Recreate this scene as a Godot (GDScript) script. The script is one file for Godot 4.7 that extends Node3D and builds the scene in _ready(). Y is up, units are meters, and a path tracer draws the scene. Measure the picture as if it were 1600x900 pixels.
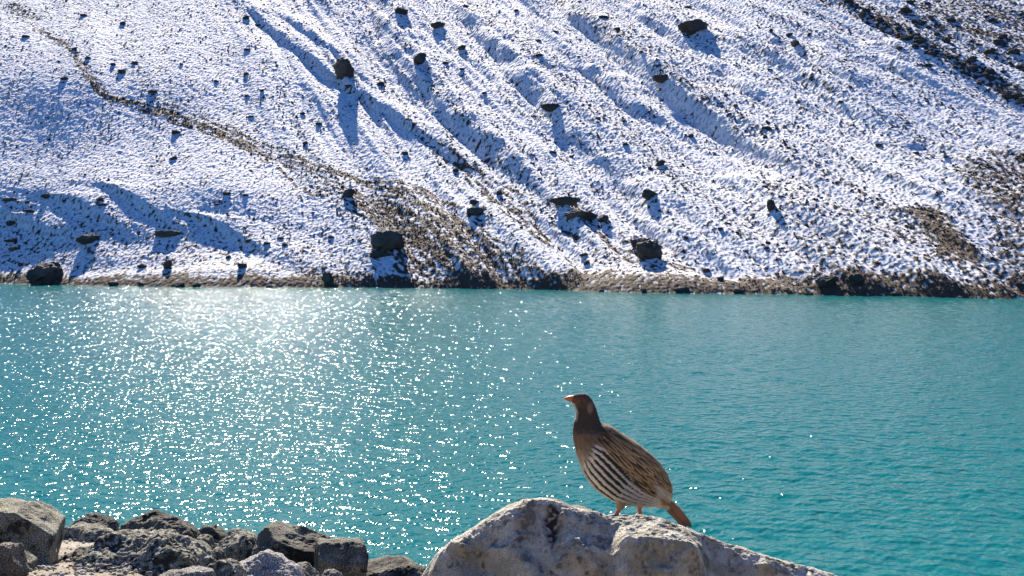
extends Node3D
# A snow-dusted mountain slope above a turquoise glacial lake; boulders and a partridge on the near bank.

const EYE := Vector3(0, 6.5, 0)        # 6.5 m above the lake
const FPX := 2117.0                    # focal length in photograph pixels (1600 x 900)
const PITCH := -1.92
const SUN_UP := 34.0
const SUN_LEFT := 10.5

var cam_basis := Basis()
var used := {}
var rng := RandomNumberGenerator.new()

# ------------------------------------------------------------------ helpers
func numbered(called: String) -> String:
	if not used.has(called):
		used[called] = 0
		return called
	used[called] += 1
	return "%s_%03d" % [called, used[called]]

func tag(o: Node, label: String, category: String, group := "", kind := "") -> void:
	if label: o.set_meta("label", label)
	if category: o.set_meta("category", category)
	if group: o.set_meta("group", group)
	if kind: o.set_meta("kind", kind)

func noise(sd: int, wavelength: float, octaves := 1, kind := FastNoiseLite.TYPE_SIMPLEX_SMOOTH) -> FastNoiseLite:
	var n := FastNoiseLite.new()
	n.seed = sd
	n.noise_type = kind
	n.frequency = 1.0 / wavelength
	n.fractal_type = FastNoiseLite.FRACTAL_FBM if octaves > 1 else FastNoiseLite.FRACTAL_NONE
	n.fractal_octaves = octaves
	return n

func ray(px: float, py: float) -> Vector3:
	return (cam_basis * Vector3(px - 800.0, 450.0 - py, -FPX)).normalized()

func at_depth(px: float, py: float, z: float) -> Vector3:    # where that sight line meets the plane of that z
	var r := ray(px, py)
	return EYE + r * ((z - EYE.z) / r.z)

func lerp_table(t: Array, x: float) -> float:
	if x <= t[0][0]: return t[0][1]
	for i in range(1, t.size()):
		if x <= t[i][0]:
			return lerpf(t[i - 1][1], t[i][1], (x - t[i - 1][0]) / (t[i][0] - t[i - 1][0]))
	return t[-1][1]

func smooth_table(t: Array, x: float) -> float:               # Catmull-Rom through a table of [x, y]
	var n := t.size()
	if x <= t[0][0]: return t[0][1]
	if x >= t[n - 1][0]: return t[n - 1][1]
	var i := 0
	while x > t[i + 1][0]: i += 1
	var a: float = t[maxi(i - 1, 0)][1]
	var b: float = t[i][1]
	var c: float = t[i + 1][1]
	var d: float = t[mini(i + 2, n - 1)][1]
	return cubic_interpolate(b, c, a, d, (x - t[i][0]) / (t[i + 1][0] - t[i][0]))

func grid_mesh(nx: int, ny: int, pos: PackedVector3Array, up_hint: Vector3, uv := PackedVector2Array(), col := PackedColorArray(), wrap := false) -> ArrayMesh:
	var nrm := PackedVector3Array()
	nrm.resize(nx * ny)
	for j in ny:
		var j0 := maxi(j - 1, 0) * nx
		var j1 := mini(j + 1, ny - 1) * nx
		for i in nx:
			var i0 := i - 1
			var i1 := i + 1
			if wrap:
				if i0 < 0: i0 = nx - 2
				if i1 > nx - 1: i1 = 1
			else:
				i0 = maxi(i0, 0)
				i1 = mini(i1, nx - 1)
			var k := j * nx
			nrm[k + i] = (pos[k + i1] - pos[k + i0]).cross(pos[j1 + i] - pos[j0 + i]).normalized()
	var m := (ny / 2) * nx + nx / 2
	var flip := nrm[m].dot(up_hint) < 0.0
	if flip:
		for k in nrm.size(): nrm[k] = -nrm[k]
	var idx := PackedInt32Array()
	idx.resize((nx - 1) * (ny - 1) * 6)
	var w := 0
	for j in ny - 1:
		for i in nx - 1:
			var a := j * nx + i
			var b := a + 1
			var c := a + nx
			var d := c + 1
			if flip:
				idx[w] = a; idx[w + 1] = b; idx[w + 2] = c
				idx[w + 3] = b; idx[w + 4] = d; idx[w + 5] = c
			else:
				idx[w] = a; idx[w + 1] = c; idx[w + 2] = b
				idx[w + 3] = b; idx[w + 4] = c; idx[w + 5] = d
			w += 6
	return mesh_of(pos, nrm, idx, uv, col)

func mesh_of(pos: PackedVector3Array, nrm: PackedVector3Array, idx: PackedInt32Array, uv := PackedVector2Array(), col := PackedColorArray()) -> ArrayMesh:
	var arr := []
	arr.resize(Mesh.ARRAY_MAX)
	arr[Mesh.ARRAY_VERTEX] = pos
	arr[Mesh.ARRAY_NORMAL] = nrm
	arr[Mesh.ARRAY_INDEX] = idx
	if uv.size(): arr[Mesh.ARRAY_TEX_UV] = uv
	if col.size(): arr[Mesh.ARRAY_COLOR] = col
	var me := ArrayMesh.new()
	me.add_surface_from_arrays(Mesh.PRIMITIVE_TRIANGLES, arr)
	return me

func put(called: String, me: Mesh, mat: Material, parent: Node = null) -> MeshInstance3D:
	var o := MeshInstance3D.new()
	o.mesh = me
	o.material_override = mat
	if parent == null:
		o.name = numbered(called)
		add_child(o)
	else:
		o.name = called
		parent.add_child(o, true)
	return o

func noise_tex(sd: int, wavelength_px: float, octaves: int, lo: float, hi: float, size := 512, kind := FastNoiseLite.TYPE_SIMPLEX_SMOOTH) -> NoiseTexture2D:
	var t := NoiseTexture2D.new()
	t.width = size; t.height = size
	t.seamless = true
	t.noise = noise(sd, wavelength_px, octaves, kind)
	var g := Gradient.new()
	g.set_color(0, Color(lo, lo, lo)); g.set_color(1, Color(hi, hi, hi))
	g.set_offset(0, 0.27); g.set_offset(1, 0.73)
	t.color_ramp = g
	return t

func bump_tex(sd: int, wavelength_px: float, octaves: int, strength: float, size := 512, kind := FastNoiseLite.TYPE_SIMPLEX_SMOOTH) -> NoiseTexture2D:
	var t := NoiseTexture2D.new()
	t.width = size; t.height = size
	t.seamless = true
	t.as_normal_map = true
	t.bump_strength = strength
	t.noise = noise(sd, wavelength_px, octaves, kind)
	return t

func std(called: String, rough: float, spec := 0.4) -> StandardMaterial3D:
	var m := StandardMaterial3D.new()
	m.resource_name = called
	m.roughness = rough
	m.metallic_specular = spec
	return m

# ------------------------------------------------------------------ the far slope
# far shoreline: [x, z] read off the photograph's waterline
var shore_pts := [[-190.0, -250.0], [-140.0, -232.0], [-81.0, -214.0], [-38.0, -204.0], [-13.0, -188.0], [0.0, -181.0], [16.0, -183.0], [30.0, -172.0], [45.0, -160.0], [57.0, -151.5], [90.0, -137.0], [150.0, -122.0]]
var shore_smooth := [[-190.0, -250.0], [-81.0, -214.0], [-20.0, -194.0], [20.0, -177.0], [57.0, -154.0], [150.0, -122.0]]

func shore(x: float) -> float:
	return smooth_table(shore_smooth, x)

func base_h(x: float, dz: float) -> float:
	var wiggle := (smooth_table(shore_pts, x) - shore(x)) * exp(-maxf(dz, 0.0) / 9.0)
	var d := dz - wiggle
	var h := 0.46 * d + 0.35 * (1.0 - exp(-d / 1.5)) if d > 0.0 else d * 0.3
	dz = maxf(dz, 0.0)
	h += 0.06 * smoothstep(20.0, 90.0, dz) * dz * 0.5
	h -= 0.07 * x * smoothstep(0.0, 70.0, dz)
	h += 3.4 * smoothstep(-15.0, -55.0, x) * smoothstep(2.0, 26.0, dz) * (1.0 - 0.6 * smoothstep(20.0, 60.0, dz))
	h += 2.4 * smoothstep(-50.0, -85.0, x) * smoothstep(32.0, 62.0, dz)
	return h

func slope_hit(px: float, py: float) -> Vector2:              # (x, dz) on the slope for a photograph pixel
	var r := ray(px, py)
	var a := 100.0
	var b := 600.0
	for k in 40:
		var m := (a + b) * 0.5
		var p := EYE + r * m
		if p.y > base_h(p.x, shore(p.x) - p.z): a = m
		else: b = m
	var q := EYE + r * a
	return Vector2(q.x, shore(q.x) - q.z)

const TX0 := -150.0
const TX1 := 118.0
const TZ0 := -5.0
const TZ1 := 165.0
const TNX := 760
const TNZ := 430
var hgt := PackedFloat32Array()

func terrain_y(x: float, dz: float) -> float:
	var u := clampf((x - TX0) / (TX1 - TX0) * (TNX - 1), 0, TNX - 1.001)
	var v := clampf((dz - TZ0) / (TZ1 - TZ0) * (TNZ - 1), 0, TNZ - 1.001)
	var i := int(u)
	var j := int(v)
	var fu := u - i
	var fv := v - j
	var k := j * TNX + i
	return lerpf(lerpf(hgt[k], hgt[k + 1], fu), lerpf(hgt[k + TNX], hgt[k + TNX + 1], fu), fv)

# crests of the ribs in the photograph: points down the crest, [height of the drop on their far side, its width]
var ribs := [
	[[[363, -10], [410, 43], [460, 77], [500, 110], [563, 150], [643, 198], [717, 250], [783, 303], [830, 343], [880, 380]], 1.7, 2.6],
	[[[565, -20], [580, 33], [597, 77], [640, 133], [670, 170], [717, 207], [757, 240], [800, 282], [850, 330], [905, 385]], 3.4, 4.6],
	[[[690, 0], [763, 77], [793, 123], [823, 150], [853, 183], [877, 213], [913, 240], [965, 280], [1010, 330], [1060, 385], [1100, 420]], 2.8, 3.8],
	[[[850, -20], [883, 27], [930, 60], [973, 100], [1013, 130], [1060, 167], [1120, 205], [1180, 255], [1240, 315], [1290, 370]], 2.8, 3.6],
	[[[895, 105], [923, 127], [973, 173], [1023, 197], [1060, 222]], 2.0, 3.0],
	[[[940, -10], [997, 33], [1060, 72], [1110, 110], [1175, 155], [1235, 205], [1290, 255]], 2.2, 3.4],
	[[[1090, 40], [1131, 68], [1195, 98], [1249, 128], [1300, 165], [1360, 205], [1420, 250]], 2.2, 3.6],
	[[[1220, 60], [1262, 91], [1310, 118], [1347, 138], [1400, 170]], 1.9, 3.0],
	[[[1330, 60], [1370, 88], [1424, 128], [1450, 150]], 1.4, 2.4],
	[[[1060, 130], [1100, 165], [1160, 205], [1215, 255], [1262, 300]], 1.7, 2.8],
	[[[1100, 270], [1150, 300], [1190, 330], [1225, 380]], 1.2, 2.2],
	[[[960, 280], [1000, 330], [1040, 390], [1075, 430]], 1.6, 2.6],
	[[[430, 20], [480, 60], [520, 85], [560, 120], [620, 165]], 1.3, 2.4],
	[[[1440, 225], [1490, 250], [1540, 280]], 1.1, 2.2],
	[[[60, 300], [110, 325], [170, 360], [220, 390]], 0.8, 2.6],
	[[[140, 285], [190, 310], [240, 345], [300, 385]], 0.9, 2.6],
	[[[270, 330], [330, 355], [390, 390], [430, 420]], 1.0, 2.4],
	[[[-20, 330], [30, 350], [80, 380]], 1.1, 2.4],
]

func build_heights() -> void:
	hgt.resize(TNX * TNZ)
	var n1 := noise(11, 38.0, 2)
	var n2 := noise(12, 11.0, 2)
	var n3 := noise(13, 3.6, 2)
	var n4 := noise(14, 1.1, 2)
	var g1 := noise(15, 8.5, 2)
	var g2 := noise(16, 3.4, 2)
	for j in TNZ:
		var dz := TZ0 + (TZ1 - TZ0) * j / (TNZ - 1)
		var near := smoothstep(0.5, 6.0, dz)
		for i in TNX:
			var x := TX0 + (TX1 - TX0) * i / (TNX - 1)
			var h := base_h(x, dz)
			# fall lines lean down to the right, so the noise is stretched that way
			var a := x + dz * 0.36
			var b := dz * 0.55
			var c := x + dz * 0.42
			var furrow := 0.10 + 0.90 * smoothstep(-35.0, 0.0, x + dz * 0.42)
			h += near * (1.2 * n1.get_noise_2d(a, b * 0.6) + 0.22 * n2.get_noise_2d(a, b * 0.4))
			h += near * furrow * (0.95 * g1.get_noise_2d(c, dz * 0.10) + 0.46 * g2.get_noise_2d(c, dz * 0.08))
			h += (1.0 - near) * 0.22 * n2.get_noise_2d(x * 1.6, 4.0)
			h += (0.25 + 0.75 * near) * (0.08 * n3.get_noise_2d(a, dz) + 0.13 * n4.get_noise_2d(x, dz))
			hgt[j * TNX + i] = h
	for r in ribs:
		var line: Array = []
		for p in r[0]: line.append(slope_hit(p[0], p[1]))
		var top: float = line[0].y
		var bottom: float = line[-1].y
		var sd := int(line[0].x * 7.0)
		var nr := noise(sd, 14.0, 2)
		for j in TNZ:
			var dz := TZ0 + (TZ1 - TZ0) * j / (TNZ - 1)
			if dz > top or dz < bottom: continue
			var s := 0
			while line[s + 1].y > dz: s += 1
			var f: float = (line[s].y - dz) / (line[s].y - line[s + 1].y)
			var xc: float = lerpf(line[s].x, line[s + 1].x, f) + 0.6 * nr.get_noise_1d(dz)
			var way := (top - dz) / (top - bottom)
			var amp: float = 0.8 * r[1] * smoothstep(0.0, 0.12, way) * smoothstep(1.0, 0.55, way) * (0.95 + 0.22 * nr.get_noise_1d(dz * 1.7 + 90.0))
			var wd: float = 0.9 * r[2] * (1.0 + 0.3 * nr.get_noise_1d(dz + 300.0))
			for i in range(maxi(0, int((xc - 13.0 - TX0) / (TX1 - TX0) * TNX)), mini(TNX, int((xc + 22.0 - TX0) / (TX1 - TX0) * TNX))):
				var c := TX0 + (TX1 - TX0) * i / (TNX - 1) - xc
				var g := 0.0
				if c < 0.0: g = -0.36 * smoothstep(-9.0, 0.0, c)
				elif c < wd: g = lerpf(-0.36, 0.64, 1.0 - pow(1.0 - c / wd, 1.45))
				else: g = 0.64 * (1.0 - smoothstep(wd * 0.9, wd + 11.0, c))
				hgt[j * TNX + i] += amp * g

# bare streaks: guide lines of the debris track, in photograph pixels
var strand_guides := [
	[[20, 10], [60, 35], [110, 75], [135, 115], [165, 148], [220, 162], [290, 187], [350, 212], [420, 247], [490, 290], [545, 305]],
	[[165, 130], [215, 150], [290, 178], [350, 203], [430, 235], [500, 265], [560, 285], [620, 300]],
	[[490, 285], [545, 303], [590, 320], [640, 355], [700, 400], [745, 448]],
	[[560, 275], [610, 285], [660, 302], [710, 332], [760, 382], [800, 420], [832, 450]],
	[[545, 308], [590, 335], [640, 372], [690, 420], [715, 450]],
	[[600, 340], [628, 375], [645, 410], [660, 450]],
	[[610, 300], [670, 345], [730, 395], [790, 446]],
	[[643, 200], [717, 252], [783, 305], [830, 345], [880, 385], [915, 430]],
	[[1000, 385], [1040, 405], [1090, 430], [1140, 450]],
	[[900, 345], [950, 380], [1000, 415], [1060, 446]],
]

func stamp(a: PackedFloat32Array, w: int, h: int, x: float, y: float, rx: float, ry: float, amount: float) -> void:
	for j in range(maxi(0, int(y - ry)), mini(h, int(y + ry) + 2)):
		for i in range(maxi(0, int(x - rx)), mini(w, int(x + rx) + 2)):
			var d := Vector2((i - x) / rx, (j - y) / ry).length()
			if d < 1.0:
				var v := amount * (1.0 - d * d)
				if v > a[j * w + i]: a[j * w + i] = v

const MW := 2048
const MH := 1024
var cover := PackedFloat32Array()       # how bare the ground is, coarse
const CW := 512
const CH := 256

func tex_u(x: float) -> float: return (x - TX0) / (TX1 - TX0)
func tex_v(dz: float) -> float: return (dz - TZ0) / (TZ1 - TZ0)

func cover_stroke(pts: Array, radius: float, amount: float) -> void:
	var line := []
	for p in pts: line.append(slope_hit(p[0], p[1]))
	for s in line.size() - 1:
		var steps := int(line[s].distance_to(line[s + 1]) / 0.8) + 2
		for k in steps:
			var q: Vector2 = line[s].lerp(line[s + 1], float(k) / steps)
			stamp(cover, CW, CH, tex_u(q.x) * CW, tex_v(q.y) * CH, radius / (TX1 - TX0) * CW, radius / (TZ1 - TZ0) * CH, amount)

func build_slope() -> void:
	build_heights()
	print("heights ", Time.get_ticks_msec())
	# --- how bare each place is
	cover.resize(CW * CH)
	cover_stroke([[100, 70], [160, 100], [240, 140]], 9.0, 0.22)
	cover_stroke([[20, 10], [50, 25]], 5.0, 0.55)
	cover_stroke([[240, 150], [350, 205], [480, 262]], 6.0, 0.36)
	cover_stroke([[500, 285], [600, 310], [700, 370], [790, 435]], 9.0, 0.44)
	cover_stroke([[600, 330], [680, 385], [740, 440]], 10.0, 0.56)
	cover_stroke([[640, 440], [760, 448], [840, 448]], 4.0, 0.6)
	for r in ribs: cover_stroke(r[0], 1.6, 0.30)
	for r in ribs:
		var off := []
		for p in r[0]: off.append([p[0] + 20, p[1] - 6])
		cover_stroke(off, 3.4, 0.21)
	cover_stroke([[1310, -5], [1370, 38], [1440, 76], [1520, 118], [1610, 165]], 4.2, 0.66)
	cover_stroke([[1430, 30], [1500, 60], [1610, 100]], 9.0, 0.54)
	cover_stroke([[1500, 15], [1610, 40]], 12.0, 0.62)
	cover_stroke([[1440, 40], [1560, 60], [1620, 70]], 4.0, 0.72)
	cover_stroke([[1230, 300], [1270, 350], [1330, 420]], 8.0, 0.46)
	cover_stroke([[1250, 440], [1330, 435], [1400, 440], [1500, 450], [1610, 462]], 4.0, 0.62)
	cover_stroke([[1530, 270], [1570, 320], [1600, 350]], 5.5, 0.74)
	cover_stroke([[1440, 330], [1480, 370], [1495, 400]], 3.2, 1.0)
	cover_stroke([[1580, 250], [1600, 400]], 6.0, 0.66)
	cover_stroke([[1350, 340], [1450, 400], [1560, 430]], 11.0, 0.46)
	cover_stroke([[1180, 220], [1240, 300]], 4.0, 0.30)
	cover_stroke([[930, 400], [1030, 420], [1100, 440]], 5.0, 0.36)
	cover_stroke([[940, 440], [1060, 440], [1180, 448], [1260, 455]], 2.4, 0.6)
	cover_stroke([[870, 320], [930, 345]], 4.0, 0.45)
	cover_stroke([[990, 370], [1030, 390]], 4.5, 0.5)
	cover_stroke([[20, 380], [160, 395], [330, 400], [520, 400]], 16.0, 0.33)
	cover_stroke([[300, 420], [420, 425], [560, 425]], 7.0, 0.38)
	cover_stroke([[0, 330], [60, 350]], 8.0, 0.25)
	cover_stroke([[1250, 220], [1400, 260], [1560, 330]], 22.0, 0.20)
	cover_stroke([[1360, 10], [1480, 120], [1600, 200]], 12.0, 0.24)
	var cimg := Image.create_from_data(CW, CH, false, Image.FORMAT_RF, cover.to_byte_array())
	cimg.resize(MW, MH, Image.INTERPOLATE_BILINEAR)
	var cov := cimg.get_data().to_float32_array()
	# --- braided strands of the debris track
	var strands := PackedFloat32Array()
	strands.resize(MW * MH)
	rng.seed = 5
	for g in strand_guides.size():
		var guide: Array = strand_guides[g]
		for c in ([9, 9, 17, 18, 16, 13, 15, 6, 6, 5][g]):
			var sh := rng.randf_range(-1.0, 1.0)
			var line := []
			for p in guide:
				var spread: float = clampf((p[1] - 40.0) / 13.0, 7.0, 20.0)
				line.append(slope_hit(p[0] + (sh + rng.randf_range(-0.5, 0.5)) * spread, p[1] + (sh * -0.4 + rng.randf_range(-0.4, 0.4)) * spread))
			var from := rng.randf_range(0.0, 0.5)
			var to := from + rng.randf_range(0.3, 0.8)
			var rad := rng.randf_range(0.18, 0.46)
			var wob := noise(rng.randi(), 5.0, 2)
			for s in line.size() - 1:
				var steps := int(line[s].distance_to(line[s + 1]) / 0.16) + 2
				for k in steps:
					var t := (s + float(k) / steps) / (line.size() - 1)
					if t < from or t > to: continue
					var q: Vector2 = line[s].lerp(line[s + 1], float(k) / steps)
					var gap := wob.get_noise_1d(q.y * 2.0)
					if gap < -0.12: continue
					q.x += wob.get_noise_1d(q.y) * 0.9
					stamp(strands, MW, MH, tex_u(q.x) * MW, tex_v(q.y) * MH, rad / (TX1 - TX0) * MW, rad * 1.6 / (TZ1 - TZ0) * MH, 0.62 + gap * 0.7)
	print("strands ", Time.get_ticks_msec())
	# --- colour and fine relief of the slope
	var fine := noise(31, 7.5, 3)
	fine.domain_warp_enabled = true
	fine.domain_warp_amplitude = 4.0
	fine.domain_warp_frequency = 0.06
	var fb := fine.get_image(MW, MH, false, false, false).get_data()
	var mb := noise(32, 60.0, 3).get_image(MW, MH, false, false, false).get_data()
	var tb := noise(33, 5.0, 2).get_image(MW, MH, false, false, false).get_data()
	var sb := noise(34, 24.0, 3).get_image(MW, MH, false, false, false).get_data()
	print("noise images ", Time.get_ticks_msec())
	var snow := Color(0.655, 0.665, 0.69)
	var rgbb := PackedByteArray()
	rgbb.resize(MW * MH * 3)
	var hb := PackedByteArray()
	hb.resize(MW * MH)
	bare.resize(MW * MH)
	brownb.resize(MW * MH)
	var lin8 := PackedByteArray()
	lin8.resize(1024)
	for k in 1024:
		lin8[k] = int(round(255.0 * Color(k / 1023.0, 0, 0).linear_to_srgb().r))
	var streak := PackedFloat32Array()
	var s1 := noise(35, 5.0, 3)
	for k in 4096: streak.append(s1.get_noise_1d(k * 0.1))
	var wig := PackedFloat32Array()
	var edge_n := noise(36, 7.0, 3)
	for i in MW:
		var x := TX0 + (TX1 - TX0) * (i + 0.5) / MW
		wig.append(smooth_table(shore_pts, x) - shore(x))
	for j in MH:
		var dz := TZ0 + (TZ1 - TZ0) * (j + 0.5) / MH
		var low := 1.0 - smoothstep(4.0, 26.0, dz)
		for i in MW:
			var k := j * MW + i
			var x := TX0 + (TX1 - TX0) * i / MW
			var off := dz - wig[i] * exp(-maxf(dz, 0.0) / 9.0)
			var beach := 0.0
			if off < 12.0:
				var wide := 2.8 + 2.2 * smoothstep(-40.0, 40.0, x) + 2.4 * edge_n.get_noise_1d(x)
				beach = 1.0 * (1.0 - smoothstep(wide * 0.5, wide * 1.6, off))
			var c := cov[k]
			var st := strands[k]
			var f := (0.78 * fb[k] + 0.22 * sb[k]) / 255.0
			var md := mb[k] / 255.0
			var str_v := (0.25 + 0.75 * smoothstep(-40.0, 0.0, x + dz * 0.42)) * streak[int(clampf((x + dz * 0.42 + 160.0) * 10.0 + (md - 0.5) * 40.0, 0, 4095))]
			var amount := maxf(maxf(c + 0.25 * str_v, beach * (0.85 + 0.3 * md)), 0.205 + 0.34 * (md - 0.5) + 0.28 * str_v + 0.05 * smoothstep(-40.0, 40.0, x))
			# bare where the fine pattern rises above the local limit
			var lim := 0.5 + 0.13 * (1.75 - 3.4 * amount)
			var m := clampf((f - lim) * 14.0, 0.0, 1.0)
			if st > 0.0: m = maxf(m, clampf((st - 0.25 + (f - 0.5) * 1.1) * 3.2, 0.0, 1.0))
			bare[k] = int(m * 255.0)
			var t := tb[k] / 255.0
			m = maxf(m, 0.38 * clampf((t - 0.56 + 0.5 * (amount - 0.2)) * 9.0, 0.0, 1.0))
			var s := sb[k] / 255.0
			var brown := clampf(maxf(maxf(st * 1.2, beach * 1.6), low * 0.55 + (c - 0.3) * 1.2) + (s - 0.5) * 0.6, 0.0, 1.0)
			brownb[k] = int(brown * 255.0)
			var v := 0.62 + 0.76 * t
			var r0 := lerpf(0.034, 0.078, brown) * v
			var g0 := lerpf(0.031, 0.053, brown) * v
			var b0 := lerpf(0.031, 0.036, brown) * v
			var sv := 0.97 + 0.06 * (t - 0.5)
			rgbb[k * 3] = lin8[int(clampf(lerpf(snow.r * sv, r0, m), 0, 1) * 1023)]
			rgbb[k * 3 + 1] = lin8[int(clampf(lerpf(snow.g * sv, g0, m), 0, 1) * 1023)]
			rgbb[k * 3 + 2] = lin8[int(clampf(lerpf(snow.b * sv, b0, m), 0, 1) * 1023)]
			hb[k] = int(clampf(70.0 + 70.0 * f + 60.0 * t + 50.0 * m, 0, 255))
	print("slope texture ", Time.get_ticks_msec())
	var img := Image.create_from_data(MW, MH, false, Image.FORMAT_RGB8, rgbb)
	var himg := Image.create_from_data(MW, MH, false, Image.FORMAT_L8, hb)
	himg.convert(Image.FORMAT_RGBA8)
	himg.bump_map_to_normal_map(3.0)
	var mat := std("snow_and_scree", 0.85, 0.25)
	mat.albedo_texture = ImageTexture.create_from_image(img)
	mat.normal_enabled = true
	mat.normal_texture = ImageTexture.create_from_image(himg)
	mat.normal_scale = 0.7
	mat.texture_repeat = false
	var pos := PackedVector3Array()
	var uv := PackedVector2Array()
	pos.resize(TNX * TNZ)
	uv.resize(TNX * TNZ)
	for j in TNZ:
		var dz := TZ0 + (TZ1 - TZ0) * j / (TNZ - 1)
		for i in TNX:
			var x := TX0 + (TX1 - TX0) * i / (TNX - 1)
			pos[j * TNX + i] = Vector3(x, hgt[j * TNX + i], shore(x) - dz)
			uv[j * TNX + i] = Vector2(tex_u(x), tex_v(dz))
	var o := put("snowy_hillside", grid_mesh(TNX, TNZ, pos, Vector3.UP, uv), mat)
	tag(o, "steep snow-dusted mountain slope with bare brown debris streaks rising beyond the lake", "", "", "structure")
	print("slope mesh ", Time.get_ticks_msec())

var bare := PackedByteArray()
var brownb := PackedByteArray()

# ------------------------------------------------------------------ rocks
var sphere_pos := {}     # N -> unit cube-sphere, welded
var sphere_idx := {}

func cube_sphere(n: int) -> void:
	if sphere_pos.has(n): return
	var pos := PackedVector3Array()
	var idx := PackedInt32Array()
	var seen := {}
	var axes := [[Vector3.RIGHT, Vector3.UP, Vector3.BACK], [Vector3.LEFT, Vector3.UP, Vector3.FORWARD], [Vector3.UP, Vector3.BACK, Vector3.RIGHT], [Vector3.DOWN, Vector3.FORWARD, Vector3.RIGHT], [Vector3.BACK, Vector3.UP, Vector3.LEFT], [Vector3.FORWARD, Vector3.UP, Vector3.RIGHT]]
	for ax in axes:
		var ids := PackedInt32Array()
		for j in n + 1:
			for i in n + 1:
				var p: Vector3 = ax[0] + ax[2] * tan((2.0 * i / n - 1.0) * PI / 4) + ax[1] * tan((2.0 * j / n - 1.0) * PI / 4)
				var key := Vector3i((p * 4096.0).round())
				if not seen.has(key):
					seen[key] = pos.size()
					pos.append(p.normalized())
				ids.append(seen[key])
		for j in n:
			for i in n:
				var a := ids[j * (n + 1) + i]
				var b := ids[j * (n + 1) + i + 1]
				var c := ids[(j + 1) * (n + 1) + i]
				var d := ids[(j + 1) * (n + 1) + i + 1]
				for t in [[a, b, c], [b, d, c]]:
					var nn := (pos[t[2]] - pos[t[0]]).cross(pos[t[1]] - pos[t[0]])
					if nn.dot(pos[t[0]]) < 0.0: idx.append_array([t[0], t[2], t[1]])
					else: idx.append_array(t)
	sphere_pos[n] = pos
	sphere_idx[n] = idx

func smooth_normals(pos: PackedVector3Array, idx: PackedInt32Array) -> PackedVector3Array:
	var nrm := PackedVector3Array()
	nrm.resize(pos.size())
	for k in range(0, idx.size(), 3):
		var a := idx[k]
		var b := idx[k + 1]
		var c := idx[k + 2]
		var n := (pos[c] - pos[a]).cross(pos[b] - pos[a])
		nrm[a] += n
		nrm[b] += n
		nrm[c] += n
	for k in nrm.size(): nrm[k] = nrm[k].normalized()
	return nrm

# size: full width, height, depth. cuts: planes [normal, offset in half sizes]. look: palette name
func rock_mesh(n: int, size: Vector3, sd: int, power: float, cuts: Array, rough: float, look: String, layers := Vector3.ZERO) -> ArrayMesh:
	cube_sphere(n)
	var dirs: PackedVector3Array = sphere_pos[n]
	var idx: PackedInt32Array = sphere_idx[n]
	var pos := PackedVector3Array()
	var col := PackedColorArray()
	pos.resize(dirs.size())
	col.resize(dirs.size())
	var big := noise(sd, 0.9, 2)
	var mid := noise(sd + 1, 0.28, 3)
	var small := noise(sd + 2, 0.075, 2)
	var crack := noise(sd + 3, 0.5, 3)
	crack.fractal_type = FastNoiseLite.FRACTAL_RIDGED
	var half := size * 0.5
	var scale_ := (size.x + size.y + size.z) / 3.0
	for k in dirs.size():
		var d := dirs[k]
		var r := pow(pow(absf(d.x), power) + pow(absf(d.y), power) + pow(absf(d.z), power), -1.0 / power)
		for c in cuts:
			var dn: float = d.dot(c[0])
			if dn > 0.02: r = minf(r, c[1] / dn)
		var q := d * r
		r += 0.09 * big.get_noise_3dv(q)
		var p := d * r * half
		var w := p / scale_
		var disp := rough * (0.34 * mid.get_noise_3dv(w * 1.3) + 0.14 * small.get_noise_3dv(w * 1.6) - 0.22 * maxf(0.0, crack.get_noise_3dv(w * 1.4) - 0.35))
		if layers != Vector3.ZERO:
			var l := w.dot(layers) + 0.05 * mid.get_noise_3dv(w)
			disp += 0.35 * rough * (absf(fposmod(l * 9.0, 2.0) - 1.0) - 0.5)
		p += d * disp * scale_
		pos[k] = p
		col[k] = rock_color(look, p, sd)
	return mesh_of(pos, smooth_normals(pos, idx), idx, PackedVector2Array(), col)

var lich := noise(71, 0.22, 4)
var lich2 := noise(72, 0.05, 3)
var lich3 := noise(73, 0.5, 2)

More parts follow.
